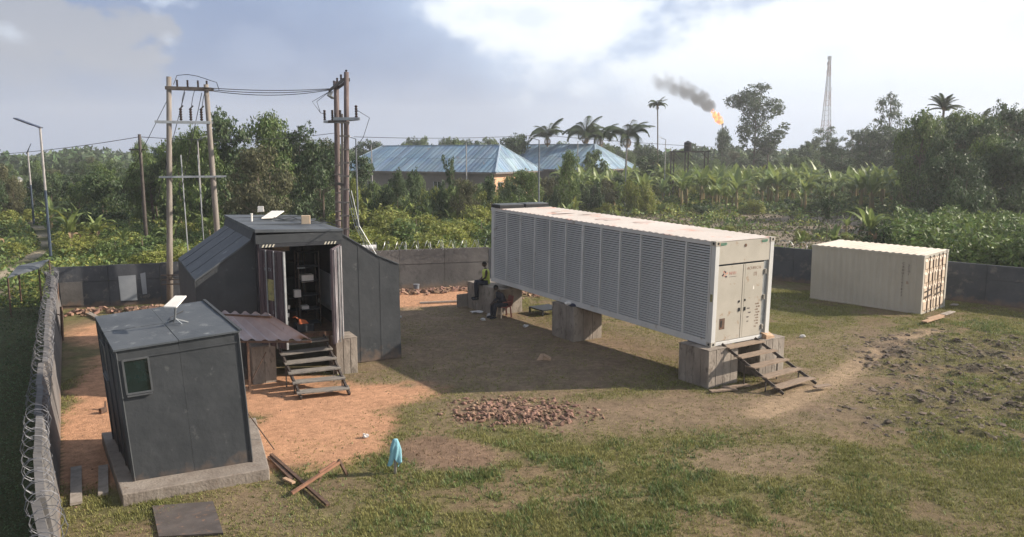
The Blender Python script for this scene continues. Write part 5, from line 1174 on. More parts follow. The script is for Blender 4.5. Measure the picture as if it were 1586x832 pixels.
V = []; F = []; k = 0; jv = [(np.array([tuple(v.co) for v in m_.vertices]), np.array([tuple(p.vertices) for p in m_.polygons if len(p.vertices) == 4])) for m_ in JB]
for q in range(330):
    px = R2_.uniform(860, 1450); d = math.sqrt(R2_.uniform(112**2, 168**2)); a_ = R2_.uniform(0, 6.28); s_ = R2_.uniform(1.0, 1.7); v, f = jv[q % 6]; ca, sa = math.cos(a_), math.sin(a_)
    V.append(np.stack([(v[:, 0]*ca-v[:, 1]*sa)*s_+(px-CX)/FPX*d, (v[:, 0]*sa+v[:, 1]*ca)*s_+d, v[:, 2]*s_], 1)); F.append(f+k); k += len(v)
tag(mesh_obj(np_mesh('banana_rows', np.concatenate(V), np.concatenate(F), LEAF['banana']), 'banana_rows'), 'far rows of banana plants at the back of the wide field', 'banana plants', kind='stuff')
# palms ---------------------------------------------------------------------------
def frond(name, L_, droop, nlf, m, wid=.55, hang=.4):
    vs = []; fs = []; x = z = 0; a = R(55); n = 12; pts = []
    for i in range(n+1): pts.append((x, z, a)); x += L_/n*math.cos(a); z += L_/n*math.sin(a); a -= droop/n*(.5+i/n)*1.3
    for i in range(n):
        (x0, z0_, _), (x1, z1_, _) = pts[i], pts[i+1]; k = len(vs); vs += [(x0, -.012, z0_), (x0, .012, z0_), (x1, .008, z1_), (x1, -.008, z1_)]; fs.append((k, k+1, k+2, k+3))
    for i in range(nlf):
        t = .1+.9*i/nlf; j = min(int(t*n), n-1); f_ = t*n-j; x0 = pts[j][0]*(1-f_)+pts[j+1][0]*f_; z0_ = pts[j][1]*(1-f_)+pts[j+1][1]*f_; ln = wid*math.sin(math.pi*(t*.82+.12))**.6
        for s in (-1, 1):
            k = len(vs); fx = .35*ln; vs += [(x0-.012, 0, z0_), (x0+.018, 0, z0_), (x0+fx, s*ln, z0_-ln*hang)]; fs.append((k, k+1, k+2))
    me_ = bpy.data.meshes.new(name); me_.from_pydata(vs, [], fs); me_.materials.append(m); return me_
FR = [frond('palm_frond', 1.0, dr, 60, LEAF['palm'], .24, hg) for dr, hg in ((1.6, .5), (2.3, .8), (.9, .3))]; FRD = frond('palm_frond_dead', .8, 3.6, 24, LEAF['dry'], .14, .9)
def palm(px, pycrown, d, Lf, label, nf=16, dead=3, lean=.0, rtr=.16, open_=1.0):
    p = at_d(px, pycrown, d); r = empty('palm_tree', (p.x, p.y, 0)); tag(r, label, 'palm tree'); h = p.z
    MB().tube([(lean*h*t*t, 0, h*t) for t in (0, .2, .4, .6, .8, 1)], (rtr*1.4, rtr*1.1, rtr, rtr*.9, rtr*.85, rtr*.9), 8).build('trunk', M['bark'], r)
    MB().blob((lean*h, 0, h), (rtr*1.8, rtr*1.8, rtr*2.4), 3).build('crown_heart', LEAF['dry'], r)
    for i in range(nf):
        mesh_obj(FR[2 if open_ > 1 else i % 3], 'frond', r, (lean*h, 0, h), (0, random.uniform(-.35, .45)*open_, i*2.4), (Lf*random.uniform(.85, 1.1),)*3)
    for i in range(dead): mesh_obj(FRD, 'dead_frond', r, (lean*h, 0, h-.1), (0, 1.3, i*2.1+.5), (Lf*.7,)*3)
    return r
palm(848, 212, 140, 4.2, 'coconut palm behind the gap between the two blue roofs')
palm(912, 208, 138, 4.6, 'broad coconut palm, middle one behind the second blue roof', lean=-.06); palm(930, 214, 142, 4.2, 'coconut palm crowding the broad middle palm on its right')
palm(970, 212, 125, 4.8, 'large coconut palm right of the second blue roof', lean=.02, dead=5)
palm(1021, 163, 150, 2.2, 'tall thin palm with drooping crown left of the smoke plume', nf=14, dead=8, rtr=.13, lean=-.02)
palm(1462, 168, 100, 2.3, 'oil palm crown standing above the dark grove', nf=22, dead=0, open_=1.6)
palm(1520, 190, 92, 2.0, 'second palm crown within the dark grove, farther right', nf=18, dead=0, open_=1.4)
palm(1330, 218, 175, 2.6, 'small palm on two thin stems right of the lattice mast', nf=12, dead=3)

# far wood as one mass ------------------------------------------------------------
rg = np.random.default_rng(5); n = 52000; ang = rg.uniform(-.78, .72, n); dist = rg.uniform(215, 330, n); xx = np.sin(ang)*dist; yy = np.cos(ang)*dist
hh = 6.3+3.2*(fbm(ang*26+5, dist*.02, 4)-.5)*2+2.0*(fbm(ang*90, dist*.05, 3)-.5)*2; hh = np.where((ang > .1) & (ang < .5), hh+1.0, hh)
zz = hh*rg.random(n)**.45; V, F = leaf_quads(np.stack([xx, yy, zz], 1), rg.normal(size=(n, 3))+np.array([0, -.4, .6]), np.full(n, .85), rg, .6)
tag(mesh_obj(np_mesh('distant_forest', V, F, LEAF['dark']), 'distant_forest'), 'distant dark forest band along the whole horizon', 'forest', kind='stuff')
# ground cover beyond the walls -----------------------------------------------------
def cover(name, n, region, hfun, size, m, label, seed, up=.8):
    rg = np.random.default_rng(seed); px = rg.uniform(-170, 1740 if region[1] > 40 else 120, n*2); d = np.exp(rg.uniform(np.log(region[0]), np.log(region[1]), n*2)); x = (px-CX)/FPX*d; y = d
    out = ~inside(x, y-.35) & (hfun(x, y) > 0.02); x, y = x[out][:n], y[out][:n]; h = hfun(x, y)
    z = h*rg.random(len(x))**.6; V, F = leaf_quads(np.stack([x, y, z], 1), rg.normal(size=(len(x), 3))*.8+np.array([0, -.2, up]), size*np.maximum(y/45, .35)**.8, rg, .5, .2)
    tag(mesh_obj(np_mesh(name, V, F, LEAF[m]), name), label, 'ground cover', kind='stuff')
def hcov(x, y): return (0.25+1.0*fbm(x*.25, y*.25, 4)**1.5*1.6)*(1-.985*clearing(x, y)*ss(fbm(x*.3+3,y*.3,3),.25,.45))*(1-dirtpath(x, y))*ss(y-ywall(x), .1, 1.5)+((x < xwall(y)-.5) & (y < 33))*0.30*(1-dirtpath(x, y))
cover('ground_cover', 26000, (7, 36), lambda x, y: ((x < xwall(y)-.4) & (x > -30))*(.08+.35*fbm(x*.8, y*.8)), .05, 'dark', 'low dark weeds on the strip outside the left wall', 8)
cover('ground_cover', 95000, (33, 120), hcov, .13, 'mid', 'mixed green weeds covering the land beyond the walls', 1)
cover('ground_cover', 70000, (33, 120), lambda x, y: hcov(x, y)*ss(fbm(x*.11+9, y*.11, 4), .42, .56), .12, 'lite', 'yellow green weed patches beyond the walls', 2)
cover('ground_cover', 26000, (42, 120), lambda x, y: (.12+.35*fbm(x*.6, y*.6))*clearing(x, y)*1.0, .09, 'dull', 'cut brown stalks and litter on the cleared plot', 3, .4)
# upright tall stems at the right wall
n = 26000; px = rg.uniform(1385, 1700, n); d = rg.uniform(37, 52, n); x = (px-CX)/FPX*d; keep = d > ywall(x)+.8; x, d = x[keep], d[keep]
hm = 1.6+2.3*fbm(x*.6, d*.6, 4); V, F = leaf_quads(np.stack([x, d, hm*rg.random(len(x))**.5], 1), rg.normal(size=(len(x), 3))+np.array([0, -.6, .3]), np.full(len(x), .15), rg, .38, .3)
tag(mesh_obj(np_mesh('climbing_leaves', V, F, LEAF['mid']), 'climbing_leaves'), 'wall of long pale green climbing leaves beyond the right wall', 'climber', kind='stuff')

# yard grass ---------------------------------------------------------------------------
def blades(name, n, seed, hmin, hmax, w, m, wf, label, xr=(-13, 22), yr=(10.5, 38)):
    rg = np.random.default_rng(seed); X = rg.uniform(*xr, n*6); Y = yr[0]+(yr[1]-yr[0])*rg.random(n*6)**1.5
    keep = (np.abs(X/Y) < .70) & inside(X+.15, Y+.3); X, Y = X[keep], Y[keep]; wt = wf(X, Y); k = rg.random(len(X)) < wt; X, Y, wt = X[k][:n], Y[k][:n], wt[k][:n]; n = len(X)
    # tufts of 4 blades
    X = np.repeat(X, 4)+rg.normal(size=4*n)*.022; Y = np.repeat(Y, 4)+rg.normal(size=4*n)*.022; wt = np.repeat(wt, 4)
    a = rg.uniform(0, 6.28, 4*n); h = rg.uniform(hmin, hmax, 4*n)*(.5+.7*wt); ln = h*rg.uniform(.25, .9, 4*n); z = gz(X, Y)
    dx, dy = np.cos(a), np.sin(a); ww = w*rg.uniform(.7, 1.4, 4*n)
    V = np.stack([np.stack([X-dy*ww, Y+dx*ww, z], 1), np.stack([X+dy*ww, Y-dx*ww, z], 1), np.stack([X+dx*ln, Y+dy*ln, z+h], 1)], 1).reshape(-1, 3)
    tag(mesh_obj(np_mesh(name, V, np.arange(len(V)).reshape(-1, 3), LEAF[m]), name), label, 'grass', kind='stuff')
def foot(x, y):
    bad = np.zeros(np.shape(x), bool)
    for F0, yaw, u0, u1, v0, v1 in ((D0, DY, -1.6, 4.4, .3, 5.5), (B0, BY, 0, 2.4, 0, 4.9), (A0, AY, -.3, .9, -.2, .9)):
        dx, dy = x-F0[0], y-F0[1]; u = dx*math.cos(yaw)+dy*math.sin(yaw); v = -dx*math.sin(yaw)+dy*math.cos(yaw); bad |= (u > u0) & (u < u1) & (v > v0) & (v < v1)
    dx, dy = x+7.35, y-14.35; yaw = .46; u = dx*math.cos(yaw)+dy*math.sin(yaw); v = -dx*math.sin(yaw)+dy*math.cos(yaw); return bad | ((u > -.3) & (u < 2.7) & (v > -.2) & (v < 3.2))
def wgrass(x, y):
    g, o, b, m, p, gr, n, n2 = fields(x, y); return np.clip(g*(.35+.65*ss(n2, .25, .55)), 0, 1)*(~foot(x, y))*(1-straw(x, y))
def wgreen(x, y):
    g, o, b, m, p, gr, n, n2 = fields(x, y); return np.clip(gr*g*ss(fbm(x*1.3, y*1.3, 3), .38, .6), 0, 1)*(~foot(x, y))*(1-straw(x, y))
blades('yard_grass', 95000, 31, .025, .075, .007, 'grass', wgrass, 'short patchy grass over the yard')
blades('yard_grass', 26000, 32, .05, .13, .008, 'mid', wgreen, 'lusher dark green grass clumps in the yard')
blades('dry_straw', 9000, 33, .01, .05, .007, 'dry', lambda x, y: np.clip(straw(x, y)+.12*fields(x, y)[2]+.25*fields(x, y)[3], 0, 1), 'dry straw bits over the small mound and bare earth')
# clods in the churned patch
mb = MB(); rgc = random.Random(4); cnt = 0
xs_ = [rgc.uniform(8, 20) for _ in range(9000)]; ys_ = [rgc.uniform(17, 31) for _ in range(9000)]; mw = fields(np.array(xs_), np.array(ys_))[3]; zg = gz(np.array(xs_), np.array(ys_))
for x, y, w_, z in zip(xs_, ys_, mw, zg):
    if rgc.random() < w_*1.0 and cnt < 2600: s = .02+.085*rgc.random()**2; mb.blob((x, y, z-s*.12), (s, s*rgc.uniform(.6, 1.6), s*.55), cnt, .45); cnt += 1
tag(mb.build('earth_clods', mat('dark_earth_clod', (.15, .115, .085), (.09, .07, .055), 4, .95, island=.35)), 'dark churned earth clods on the right of the yard', 'clods', kind='stuff')
# small pebbles and litter over bare ground
mb = MB()
for i in range(1300):
    x = rgc.uniform(-12, 16); y = rgc.uniform(12, 36)
    if not inside(np.array(x+.5), np.array(y+.6)): continue
    s = rgc.uniform(.008, .03); mb.blob((x, y, float(0)), (s, s, s*.6), i, .3)
mb.v = [tuple(v) for v in np.array(mb.v)+np.stack([np.zeros(len(mb.v)), np.zeros(len(mb.v)), gz(np.array(mb.v)[:, 0], np.array(mb.v)[:, 1])], 1)]
tag(mb.build('pebbles', M['stone']), 'small stones scattered over the yard', 'pebbles', kind='stuff')
# rubble pile: 300 pieces as stones, rest joined
rub = []; tries = 0
while len(rub) < 1150:
    x = rgc.gauss(.10, 1.05); y = rgc.gauss(19.55, .66)
    q = ((x-.15)/2.0)**2+((y-19.45+.12*(x-.15))/1.35)**2
    if q < 1.25 and rgc.random() < (1.05-q*.55)*(.35+1.1*mnoise.noise(Vector((x*1.6, y*1.6, 3)))+.5): rub.append((x, y, q))
rub.sort(key=lambda t: t[1]); pile = empty('rubble_pile', (.15, 19.4, 0)); tag(pile, 'flat pile of broken block rubble in the middle of the yard', 'rubble pile')
sv = []
for i in range(5): sv.append(MB().blob((0, 0, 0), (1, .75, .5), 50+i, .42).build('stone', M['stone'], pile)); 
for o in sv: o.hide_render = False
zz = gz(np.array([r[0] for r in rub]), np.array([r[1] for r in rub]))
rest = MB()
for i, ((x, y, q), z) in enumerate(zip(rub, zz)):
    s = .016+.075*rgc.random()**2.6; zc = float(z)+.01+.05*max(0, 1-q)*rgc.random()
    if i < 5: o = sv[i]
    elif i < 300: o = inst(sv[i % 5], 'stone', pile)
    else: rest.blob((x-.15, y-19.4, zc), (s, s*.8, s*.6), i, .4); continue
    o.location = (x-.15, y-19.4, zc); o.rotation_euler = (rgc.uniform(0, 1), rgc.uniform(0, 1), rgc.uniform(0, 6)); o.scale = (s, s, s)
tag(rest.build('loose_stones', M['stone'], pile), kind='stuff')
# brick rubble along the back walls
for (x0, y0, x1, y1, n, l, mm) in ((-6.2, 37.2, -1.5, 38.6, 260, 'pale brick rubble strewn along the grey back wall', 'stone'), (-18.3, 32.6, -11.5, 34.4, 260, 'brown rubble strip at the foot of the dark back wall', 'stone'), (-1.0, 36.5, 3.0, 37.5, 120, 'rubble seen below the long unit by the back wall', 'stone')):
    mb = MB()
    for i in range(n):
        t = rgc.random(); s = rgc.uniform(.05, .15); x = x0+(x1-x0)*t; y = y0+(y1-y0)*t-abs(rgc.gauss(0, .55))
        MM = Matrix.Translation((x-x0, y-y0, s*.3)) @ Euler((rgc.uniform(-.5, .5), rgc.uniform(-.5, .5), rgc.uniform(0, 3))).to_matrix().to_4x4(); mb.box((-s, -s*.5, -s*.35), (s, s*.5, s*.35), MM)
    tag(mb.build('brick_rubble', M[mm], loc=(x0, y0, 0)), l, 'rubble', kind='stuff')

# ------------------------------------------------------------------ small things in the yard
def plank(px0, py0, px1, py1, w, t, m, label, z0=.02, z1=None, name='plank', cat='plank'):
    a = at_z(px0, py0, z0); b_ = at_z(px1, py1, z1 if z1 is not None else z0); return tag(MB().beam((0, 0, 0), b_-a, w, t).build(name, m, loc=a), label, cat)
plank(118, 780, 118, 724, .20, .05, M['plank'], 'pale board standing flat on the earth left of the hut slab, near the wall'); plank(160, 766, 160, 722, .18, .05, M['plank'], 'shaded board lying against the left edge of the hut slab')
plank(650, 469, 720, 466, .12, .06, M['plank'], 'long low plank on the earth left of the far pier'); plank(134, 484, 156, 495, .2, .08, M['concrete'], 'concrete stub lying behind the hut roof line')
plank(155, 637, 164, 634, .1, .12, M['rust'], 'small brown block on the orange earth left of the hut', .05); plank(163, 622, 163, 634, .05, .05, M['rust'], 'short peg on the orange earth left of the hut', .16, .0)
pl = [at_z(*q) for q in ((236, 786), (246, 834), (346, 828), (330, 779))]; o0 = pl[0].copy()
tag(MB().hexa([p-o0+Vector((0, 0, .0)) for p in pl], [p-o0+Vector((0, 0, .035)) for p in pl]).build('metal_plate', mat('rusty_dark_plate', (.10, .085, .078), (.065, .055, .05), 3, .8, c3=(.20, .12, .08), dirt=.4), loc=o0), 'dark rusty square plate lying on the grass before the hut slab', 'plate')
# fallen sawhorse
plank(420, 704, 508, 782, .07, .05, M['rust'], 'long dark timber lying diagonally on the grass right of the hut slab', .06, .03, 'timber', 'timber')
plank(417, 707, 452, 742, .08, .03, M['rust'], 'short dark timber beside the long dark one', .04, .03, 'timber', 'timber'); plank(440, 741, 455, 748, .08, .04, M['wood'], 'tiny pale offcut at the end of the short dark timber', .04, .04, 'timber', 'timber')
a = at_z(452, 764, .05); b_ = at_z(525, 716, .33); c_ = at_z(537, 735, .0)
sh_ = empty('wooden_sawhorse', a); tag(sh_, 'reddish broken sawhorse of round timber tipped on the grass', 'sawhorse')
MB().beam((0, 0, 0), b_-a, .06, .055).build('rail', M['reddish'], sh_); MB().beam(b_-a+Vector((0, 0, .05)), c_-a, .055, .05).build('leg', M['rust'], sh_); MB().beam((b_-a)*.65, at_z(493, 750, 0)-a, .035, .03).build('brace', M['wood'], sh_); MB().beam((b_-a)*.55+Vector((0, .06, .05)), (b_-a)*.9+Vector((0, .06, .05)), .05, .03).build('cleat', M['reddish'], sh_)
# cloth on a post
p = at_z(612, 731); r = empty('short_post', p); tag(r, 'short wooden post in the grass carrying the blue cloth', 'post'); MB().beam((0, 0, -.05), (.02, 0, .66), .06, .05).build('stake', M['pole'], r)
vs = []; fs = []; nr, nc = 16, 36
for j in range(nr+1):
    t = j/nr; rr = .045+.055*math.sin(min(1, t*2.2)*math.pi/2)+.012*t
    for i in range(nc):
        a_ = 2*math.pi*i/nc; f_ = 1+.30*math.sin(3*a_+1+t*2.2)*t+.20*math.sin(6*a_+t*4)*(.3+t); lo_ = .50+.07*math.sin(a_*2+1)+.035*math.sin(5*a_)
        vs.append((rr*f_*math.cos(a_)*1.0+.02-.025*t, rr*f_*.7*math.sin(a_), .71-t*lo_))
for j in range(nr):
    for i in range(nc): fs.append((j*nc+i, (j+1)*nc+i, (j+1)*nc+(i+1) % nc, j*nc+(i+1) % nc))
fs.append(tuple(range(nc))); tag(MB().add(vs, fs).build('blue_cloth', M['blue'], smooth=True, loc=p), 'light blue cloth hung over the short post in the grass', 'cloth')
# cartons and litter
p = at_z(848, 557); MBx = MB(); MBx.hexa([(-.15, -.1, 0), (.1, -.14, 0), (.12, .1, 0), (-.12, .12, 0)], [(-.13, -.1, .16), (.1, -.12, .03), (.13, .1, .05), (-.12, .12, .18)]); MBx.add([(-.15, -.1, .01), (-.36, -.12, .0), (-.22, .12, .16), (-.12, .12, .17)], [(0, 1, 2, 3)])
tag(MBx.build('crushed_carton', M['card'], loc=p), 'crushed brown carton on the shaded earth before the long unit', 'carton')
for i, (px, py, s, l) in enumerate(((738, 484, .22, 'crumpled white litter left of the seated person on the chair'), (760, 489, .2, 'crumpled white litter by the feet of the person on the chair'), (748, 496, .1, 'small white scrap in front of the far pier'), (814, 506, .09, 'white scrap on the shaded earth right of the chair'), (620, 492, .05, 'tiny pale scrap right of the workshop wing'), (566, 677, .07, 'pale chip of wood on the grass left of the blue cloth'), (1242, 522, .10, 'pale flat stone on the bare earth right of the steps'))):
    p = at_z(px, py); mb = MB(); mb.blob((0, 0, .03), (s, s*.7, .05), i, .45, 2); mb.blob((s*.7, .05, .02), (s*.5, s*.5, .04), i+9, .45, 1) if s > .15 else None
    tag(mb.build('litter', M['paper'], loc=p), l, 'litter')
for i, (px, py, px2, py2, l) in enumerate(((1100, 606, 1140, 602, 'pale broken board lying left of the long unit steps'), (1120, 600, 1160, 596, 'second broken board under the long unit steps'), (1262, 600, 1285, 596, 'offcut lying right of the foot of the long unit steps'))): plank(px, py, px2, py2, .16, .04, M['tread'], l, .02+.03*i)
# dark bench under the far end
r = empty('low_bench', (*fw(A0, AY, 1.9, 10.9), 0), AY); tag(r, 'low dark bench or pallet under the far end of the long unit', 'bench'); MB().box((-.5, -.5, .2), (.5, .5, .25)).build('seat', M['black'], r)
for a_ in (-.5, .44):
    for b2 in (-.5, .44): MB().box((a_, b2, 0), (a_+.06, b2+.06, .2)).build('leg', M['black'], r)
# cloth bundle on the middle pier
p = Vector((*fw(A0, AY, -.0, 6.75), 1.21)); mb = MB(); mb.blob((0, 0, .05), (.16, .12, .08), 2, .25, 2); tag(mb.build('cloth_bundle', M['dish'], loc=p), 'white cloth bundle on the middle pier', 'cloth')
mb = MB(); mb.blob((0, 0, .04), (.2, .1, .06), 3, .25, 2); tag(mb.build('cloth_bundle', mat('navy_cloth', (.03, .035, .07)), loc=Vector((*fw(A0, AY, .02, 6.42), 1.21))), 'navy cloth bundle beside the white one on the middle pier', 'cloth')

# ------------------------------------------------------------------ people
def person(name, J, rad, edges, label, root_j, hands, head_c, head_fw, group=None):
    """one skinned body; J joint dict (local), rad per joint, edges list"""
    names = list(J); vs = [J[n_] for n_ in names]; rr = [rad[n_] for n_ in names]; es = [(names.index(a), names.index(b)) for a, b in edges]
    for wr_, d_, up_ in hands:            # palm then five unequal bent fingers
        W_ = Vector(J[wr_]); d_ = Vector(d_).normalized(); sd = d_.cross(Vector(up_)).normalized(); up2 = sd.cross(d_)
        k = len(vs); vs.append(tuple(W_+d_*.07)); rr.append(.030); es.append((names.index(wr_), k))
        for f_, ln in ((-.030, .075), (-.011, .085), (.010, .078), (.029, .062)):
            b0 = len(vs); p0 = W_+d_*.085+sd*f_; vs += [tuple(p0), tuple(p0+d_*ln*.5-up2*.01), tuple(p0+d_*ln*.85-up2*.035)]; rr += [.010, .009, .008]; es += [(k, b0), (b0, b0+1), (b0+1, b0+2)]
        b0 = len(vs); p0 = W_+d_*.04-sd*.035; vs += [tuple(p0), tuple(p0+d_*.035-sd*.02-up2*.01)]; rr += [.012, .009]; es += [(names.index(wr_), b0), (b0, b0+1)]
    me = bpy.data.meshes.new(name); me.from_pydata(vs, es, []); me.materials.append(M['skin']); o = bpy.data.objects.new('tmp', me); col.objects.link(o)
    sk = o.modifiers.new('skin', 'SKIN'); sk.use_smooth_shade = True
    for i, v in enumerate(me.skin_vertices[0].data): v.radius = (rr[i], rr[i]); v.use_root = (i == names.index(root_j))
    ss_ = o.modifiers.new('sub', 'SUBSURF'); ss_.levels = ss_.render_levels = 1
    bpy.context.view_layer.update(); ev = o.evaluated_get(bpy.context.evaluated_depsgraph_get()); bm_ = bpy.data.meshes.new_from_object(ev); bpy.data.objects.remove(o)
    # head with nose, brow, ears, lips joined to the same body mesh
    hv = []; hf = []; ico = _ico(3); fwd = Vector(head_fw).normalized(); rt = fwd.cross(Vector((0, 0, 1))).normalized(); up = rt.cross(fwd)
    for q in ico[0]:
        x, y, z = q; e = Vector((x*.075, y*.096, z*.118))
        if y > .55 and abs(x) < .28 and -.35 < z < .12: e.y += .018*(1-abs(x)/.28)          # nose
        if y > .6 and abs(z-.2) < .12: e.y += .005
        if y > .4 and abs(abs(x)-.35) < .16 and abs(z-.06) < .1: e.y -= .010                 # eye sockets
        if y > .5 and -.62 < z < -.42 and abs(x) < .35: e.y += .008                          # lips
        if z < -.5: e.x *= .82
        if abs(x) > .93 and abs(z) < .28: e.x *= 1.14                                        # ears
        hv.append(tuple(Vector(head_c)+rt*e.x+fwd*e.y+up*e.z))
    V = [tuple(v.co) for v in bm_.vertices]; F = [tuple(p.vertices) for p in bm_.polygons]; k = len(V); V += hv; F += [tuple(i+k for i in f_) for f_ in ico[1]]
    me2 = bpy.data.meshes.new(name); me2.from_pydata(V, [], F); me2.materials.append(M['skin']); me2.polygons.foreach_set('use_smooth', [True]*len(F))
    return me2, (rt, fwd, up)
def hair_cap(c, fr_, par):
    rt, fwd, up = fr_; mb = MB(); ico = _ico(3); keep = [i for i, q in enumerate(ico[0]) if q[2] > .18-.55*(-q[1] if q[1] < 0 else -q[1]*.3)]; ks = set(keep)
    mb.add([Vector(c)+rt*q[0]*.082+fwd*(q[1]*.103-.004)+up*q[2]*.126 for q in ico[0]], [f_ for f_ in ico[1] if all(i in ks for i in f_)]); return mb.build('hair', M['hair'], par, smooth=True)
def shell(rings, m, nm, par, seg=14):      # rings: (centre, rx, ry, xdir, ydir)
    vs = []; fs = []
    for c, rx, ry, xd, yd in rings:
        for i in range(seg): a_ = 2*math.pi*i/seg; vs.append(Vector(c)+Vector(xd)*rx*math.cos(a_)+Vector(yd)*ry*math.sin(a_))
    for j in range(len(rings)-1):
        for i in range(seg): fs.append((j*seg+i, j*seg+(i+1) % seg, (j+1)*seg+(i+1) % seg, (j+1)*seg+i))
    return MB().add(vs, fs).build(nm, m, par, smooth=True)
def sleeve(pts, rads, m, nm, par): return MB().tube(pts, rads, 10).build(nm, m, par, smooth=True)
EDG = [('pelvis', 'waist'), ('waist', 'chest'), ('chest', 'neck0'), ('neck0', 'neck1'), ('chest', 'shl'), ('shl', 'ell'), ('ell', 'wrl'), ('chest', 'shr'), ('shr', 'elr'), ('elr', 'wrr'),
       ('pelvis', 'hpl'), ('hpl', 'knl'), ('knl', 'anl'), ('anl', 'tol'), ('pelvis', 'hpr'), ('hpr', 'knr'), ('knr', 'anr'), ('anr', 'tor')]
RAD = dict(pelvis=.13, waist=.12, chest=.14, neck0=.065, neck1=.055, shl=.065, ell=.045, wrl=.028, shr=.065, elr=.045, wrr=.028, hpl=.09, knl=.062, anl=.04, tol=.03, hpr=.09, knr=.062, anr=.04, tor=.03)
# local frame: +X is where the person faces, Z up, origin on the seat
def seated(loc, yaw, seat, lean, footz, armpose, label, headfw, shin=.0):
    r = empty('person', loc, yaw); tag(r, label, 'person')
    s = math.sin(lean); c = math.cos(lean); up = Vector((s, 0, c)); hp = Vector((0, 0, seat+.10)); ch = hp+up*.42
    J = dict(pelvis=hp, waist=hp+up*.2, chest=ch, neck0=ch+up*.13, neck1=ch+up*.21+Vector((.02, 0, 0)))
    for sd, n_ in ((1, 'l'), (-1, 'r')):
        J['sh'+n_] = ch+up*.06+Vector((0, .19*sd, 0)); J['el'+n_] = ch-up*.20+Vector((.07, .25*sd, -.0)); J['wr'+n_] = Vector(armpose[0 if sd > 0 else 1])
        J['hp'+n_] = hp+Vector((.04, .1*sd, -.02)); J['kn'+n_] = hp+Vector((.44, .13*sd, .0)); J['an'+n_] = Vector((.44+shin, .13*sd, footz+.08)); J['to'+n_] = Vector((.44+shin+.17, .14*sd, footz+.03))
    hc = J['neck1']+up*.10+Vector((.03, 0, .02))
    J = {k: tuple(v) for k, v in J.items()}
    me, frm = person('person_body', J, RAD, EDG, label, 'pelvis', [('wrl', (.6, -.5, -.35), (0, 0, 1)), ('wrr', (.6, .5, -.35), (0, 0, 1))], hc, headfw)
    mesh_obj(me, 'body', r); hair_cap(hc, frm, r); return r, {k: Vector(v) for k, v in J.items()}, up
yv = AY+math.pi  # faces along -W direction of the long unit
loc1 = (*fw(A0, AY, .16, 12.75), 1.10)
r, J, up = seated(loc1, yv-.35, 0, .05, -.62, ((.30, .06, .16), (.30, -.06, .16)), 'person in a yellow green sleeveless vest and dark trousers sitting on the far pier', (1, -.15, -.25), shin=-.02)
Yd = Vector((0, 1, 0)); Xd = Vector((1, 0, 0))
shell([(J['pelvis']+up*-.06, .165, .15, Xd, Yd), (J['waist']-up*.05, .15, .155, Xd, Yd), (J['waist']+up*.1, .155, .17, Xd, Yd), (J['chest'], .165, .19, Xd, Yd), (J['chest']+up*.08, .14, .185, Xd, Yd), (J['chest']+up*.13, .10, .13, Xd, Yd), (J['neck0']+up*.01, .075, .08, Xd, Yd)], M['vest'], 'vest', r)
sh2 = empty  # (clothing meshes are children of the person)
for n_ in 'lr':
    sleeve([J['hp'+n_]-Vector((.06, 0, 0)), J['hp'+n_].lerp(J['kn'+n_], .5), J['kn'+n_]+Vector((.01, 0, 0)), J['kn'+n_].lerp(J['an'+n_], .15), J['kn'+n_].lerp(J['an'+n_], .55), J['an'+n_]+Vector((0, 0, .03))], (.125, .11, .085, .085, .072, .062), M['trouser'], 'trouser_leg', r)
    sleeve([J['an'+n_]+Vector((-.06, 0, -.03)), J['an'+n_]+Vector((.0, 0, -.03)), J['to'+n_]+Vector((0, 0, 0)), J['to'+n_]+Vector((.05, 0, 0))], (.04, .05, .045, .02), M['black'], 'shoe', r)
# chair with second person
chl = fw(A0, AY, .02, 11.15)
cr_ = empty('plastic_chair', (*chl, 0), yv-.1); tag(cr_, 'faded red plastic chair with pale legs before the far pier', 'chair')
MB().box((-.22, -.22, .42), (.22, .22, .45)).build('seat', M['redplastic'], cr_, bevel=.01)
MB().hexa([(-.26, -.22, .46), (-.22, -.22, .45), (-.22, .22, .45), (-.26, .22, .46)], [(-.36, -.2, .86), (-.33, -.2, .86), (-.33, .2, .86), (-.36, .2, .86)]).build('backrest', M['redplastic'], cr_)
for a_, b2, n_ in ((-.2, -.2, 'leg'), (-.2, .2, 'leg'), (.2, -.2, 'leg'), (.2, .2, 'leg')): MB().beam((a_*1.15, b2*1.1, 0), (a_, b2, .42), .045, .045).build(n_, M['tan'] if a_ > 0 else M['redplastic'], cr_)
for b2 in (-.24, .24): MB().beam((-.24, b2, .66), (.16, b2, .64), .05, .03).build('armrest', M['redplastic'], cr_)
r, J, up = seated((*chl, 0), yv-.1, .44, .42, 0, ((.50, .05, .62), (.50, -.05, .62)), 'person in dark clothes bending forward on the red plastic chair', (1, 0, -.75), shin=.04)
shell([(J['pelvis']-up*.06, .165, .16, Xd, Yd), (J['waist'], .16, .17, Xd, Yd), (J['chest']-up*.08, .17, .20, Xd, Yd), (J['chest']+up*.07, .15, .205, Xd, Yd), (J['chest']+up*.13, .10, .13, Xd, Yd), (J['neck0']+up*.01, .07, .075, Xd, Yd)], M['shirt'], 'shirt', r)
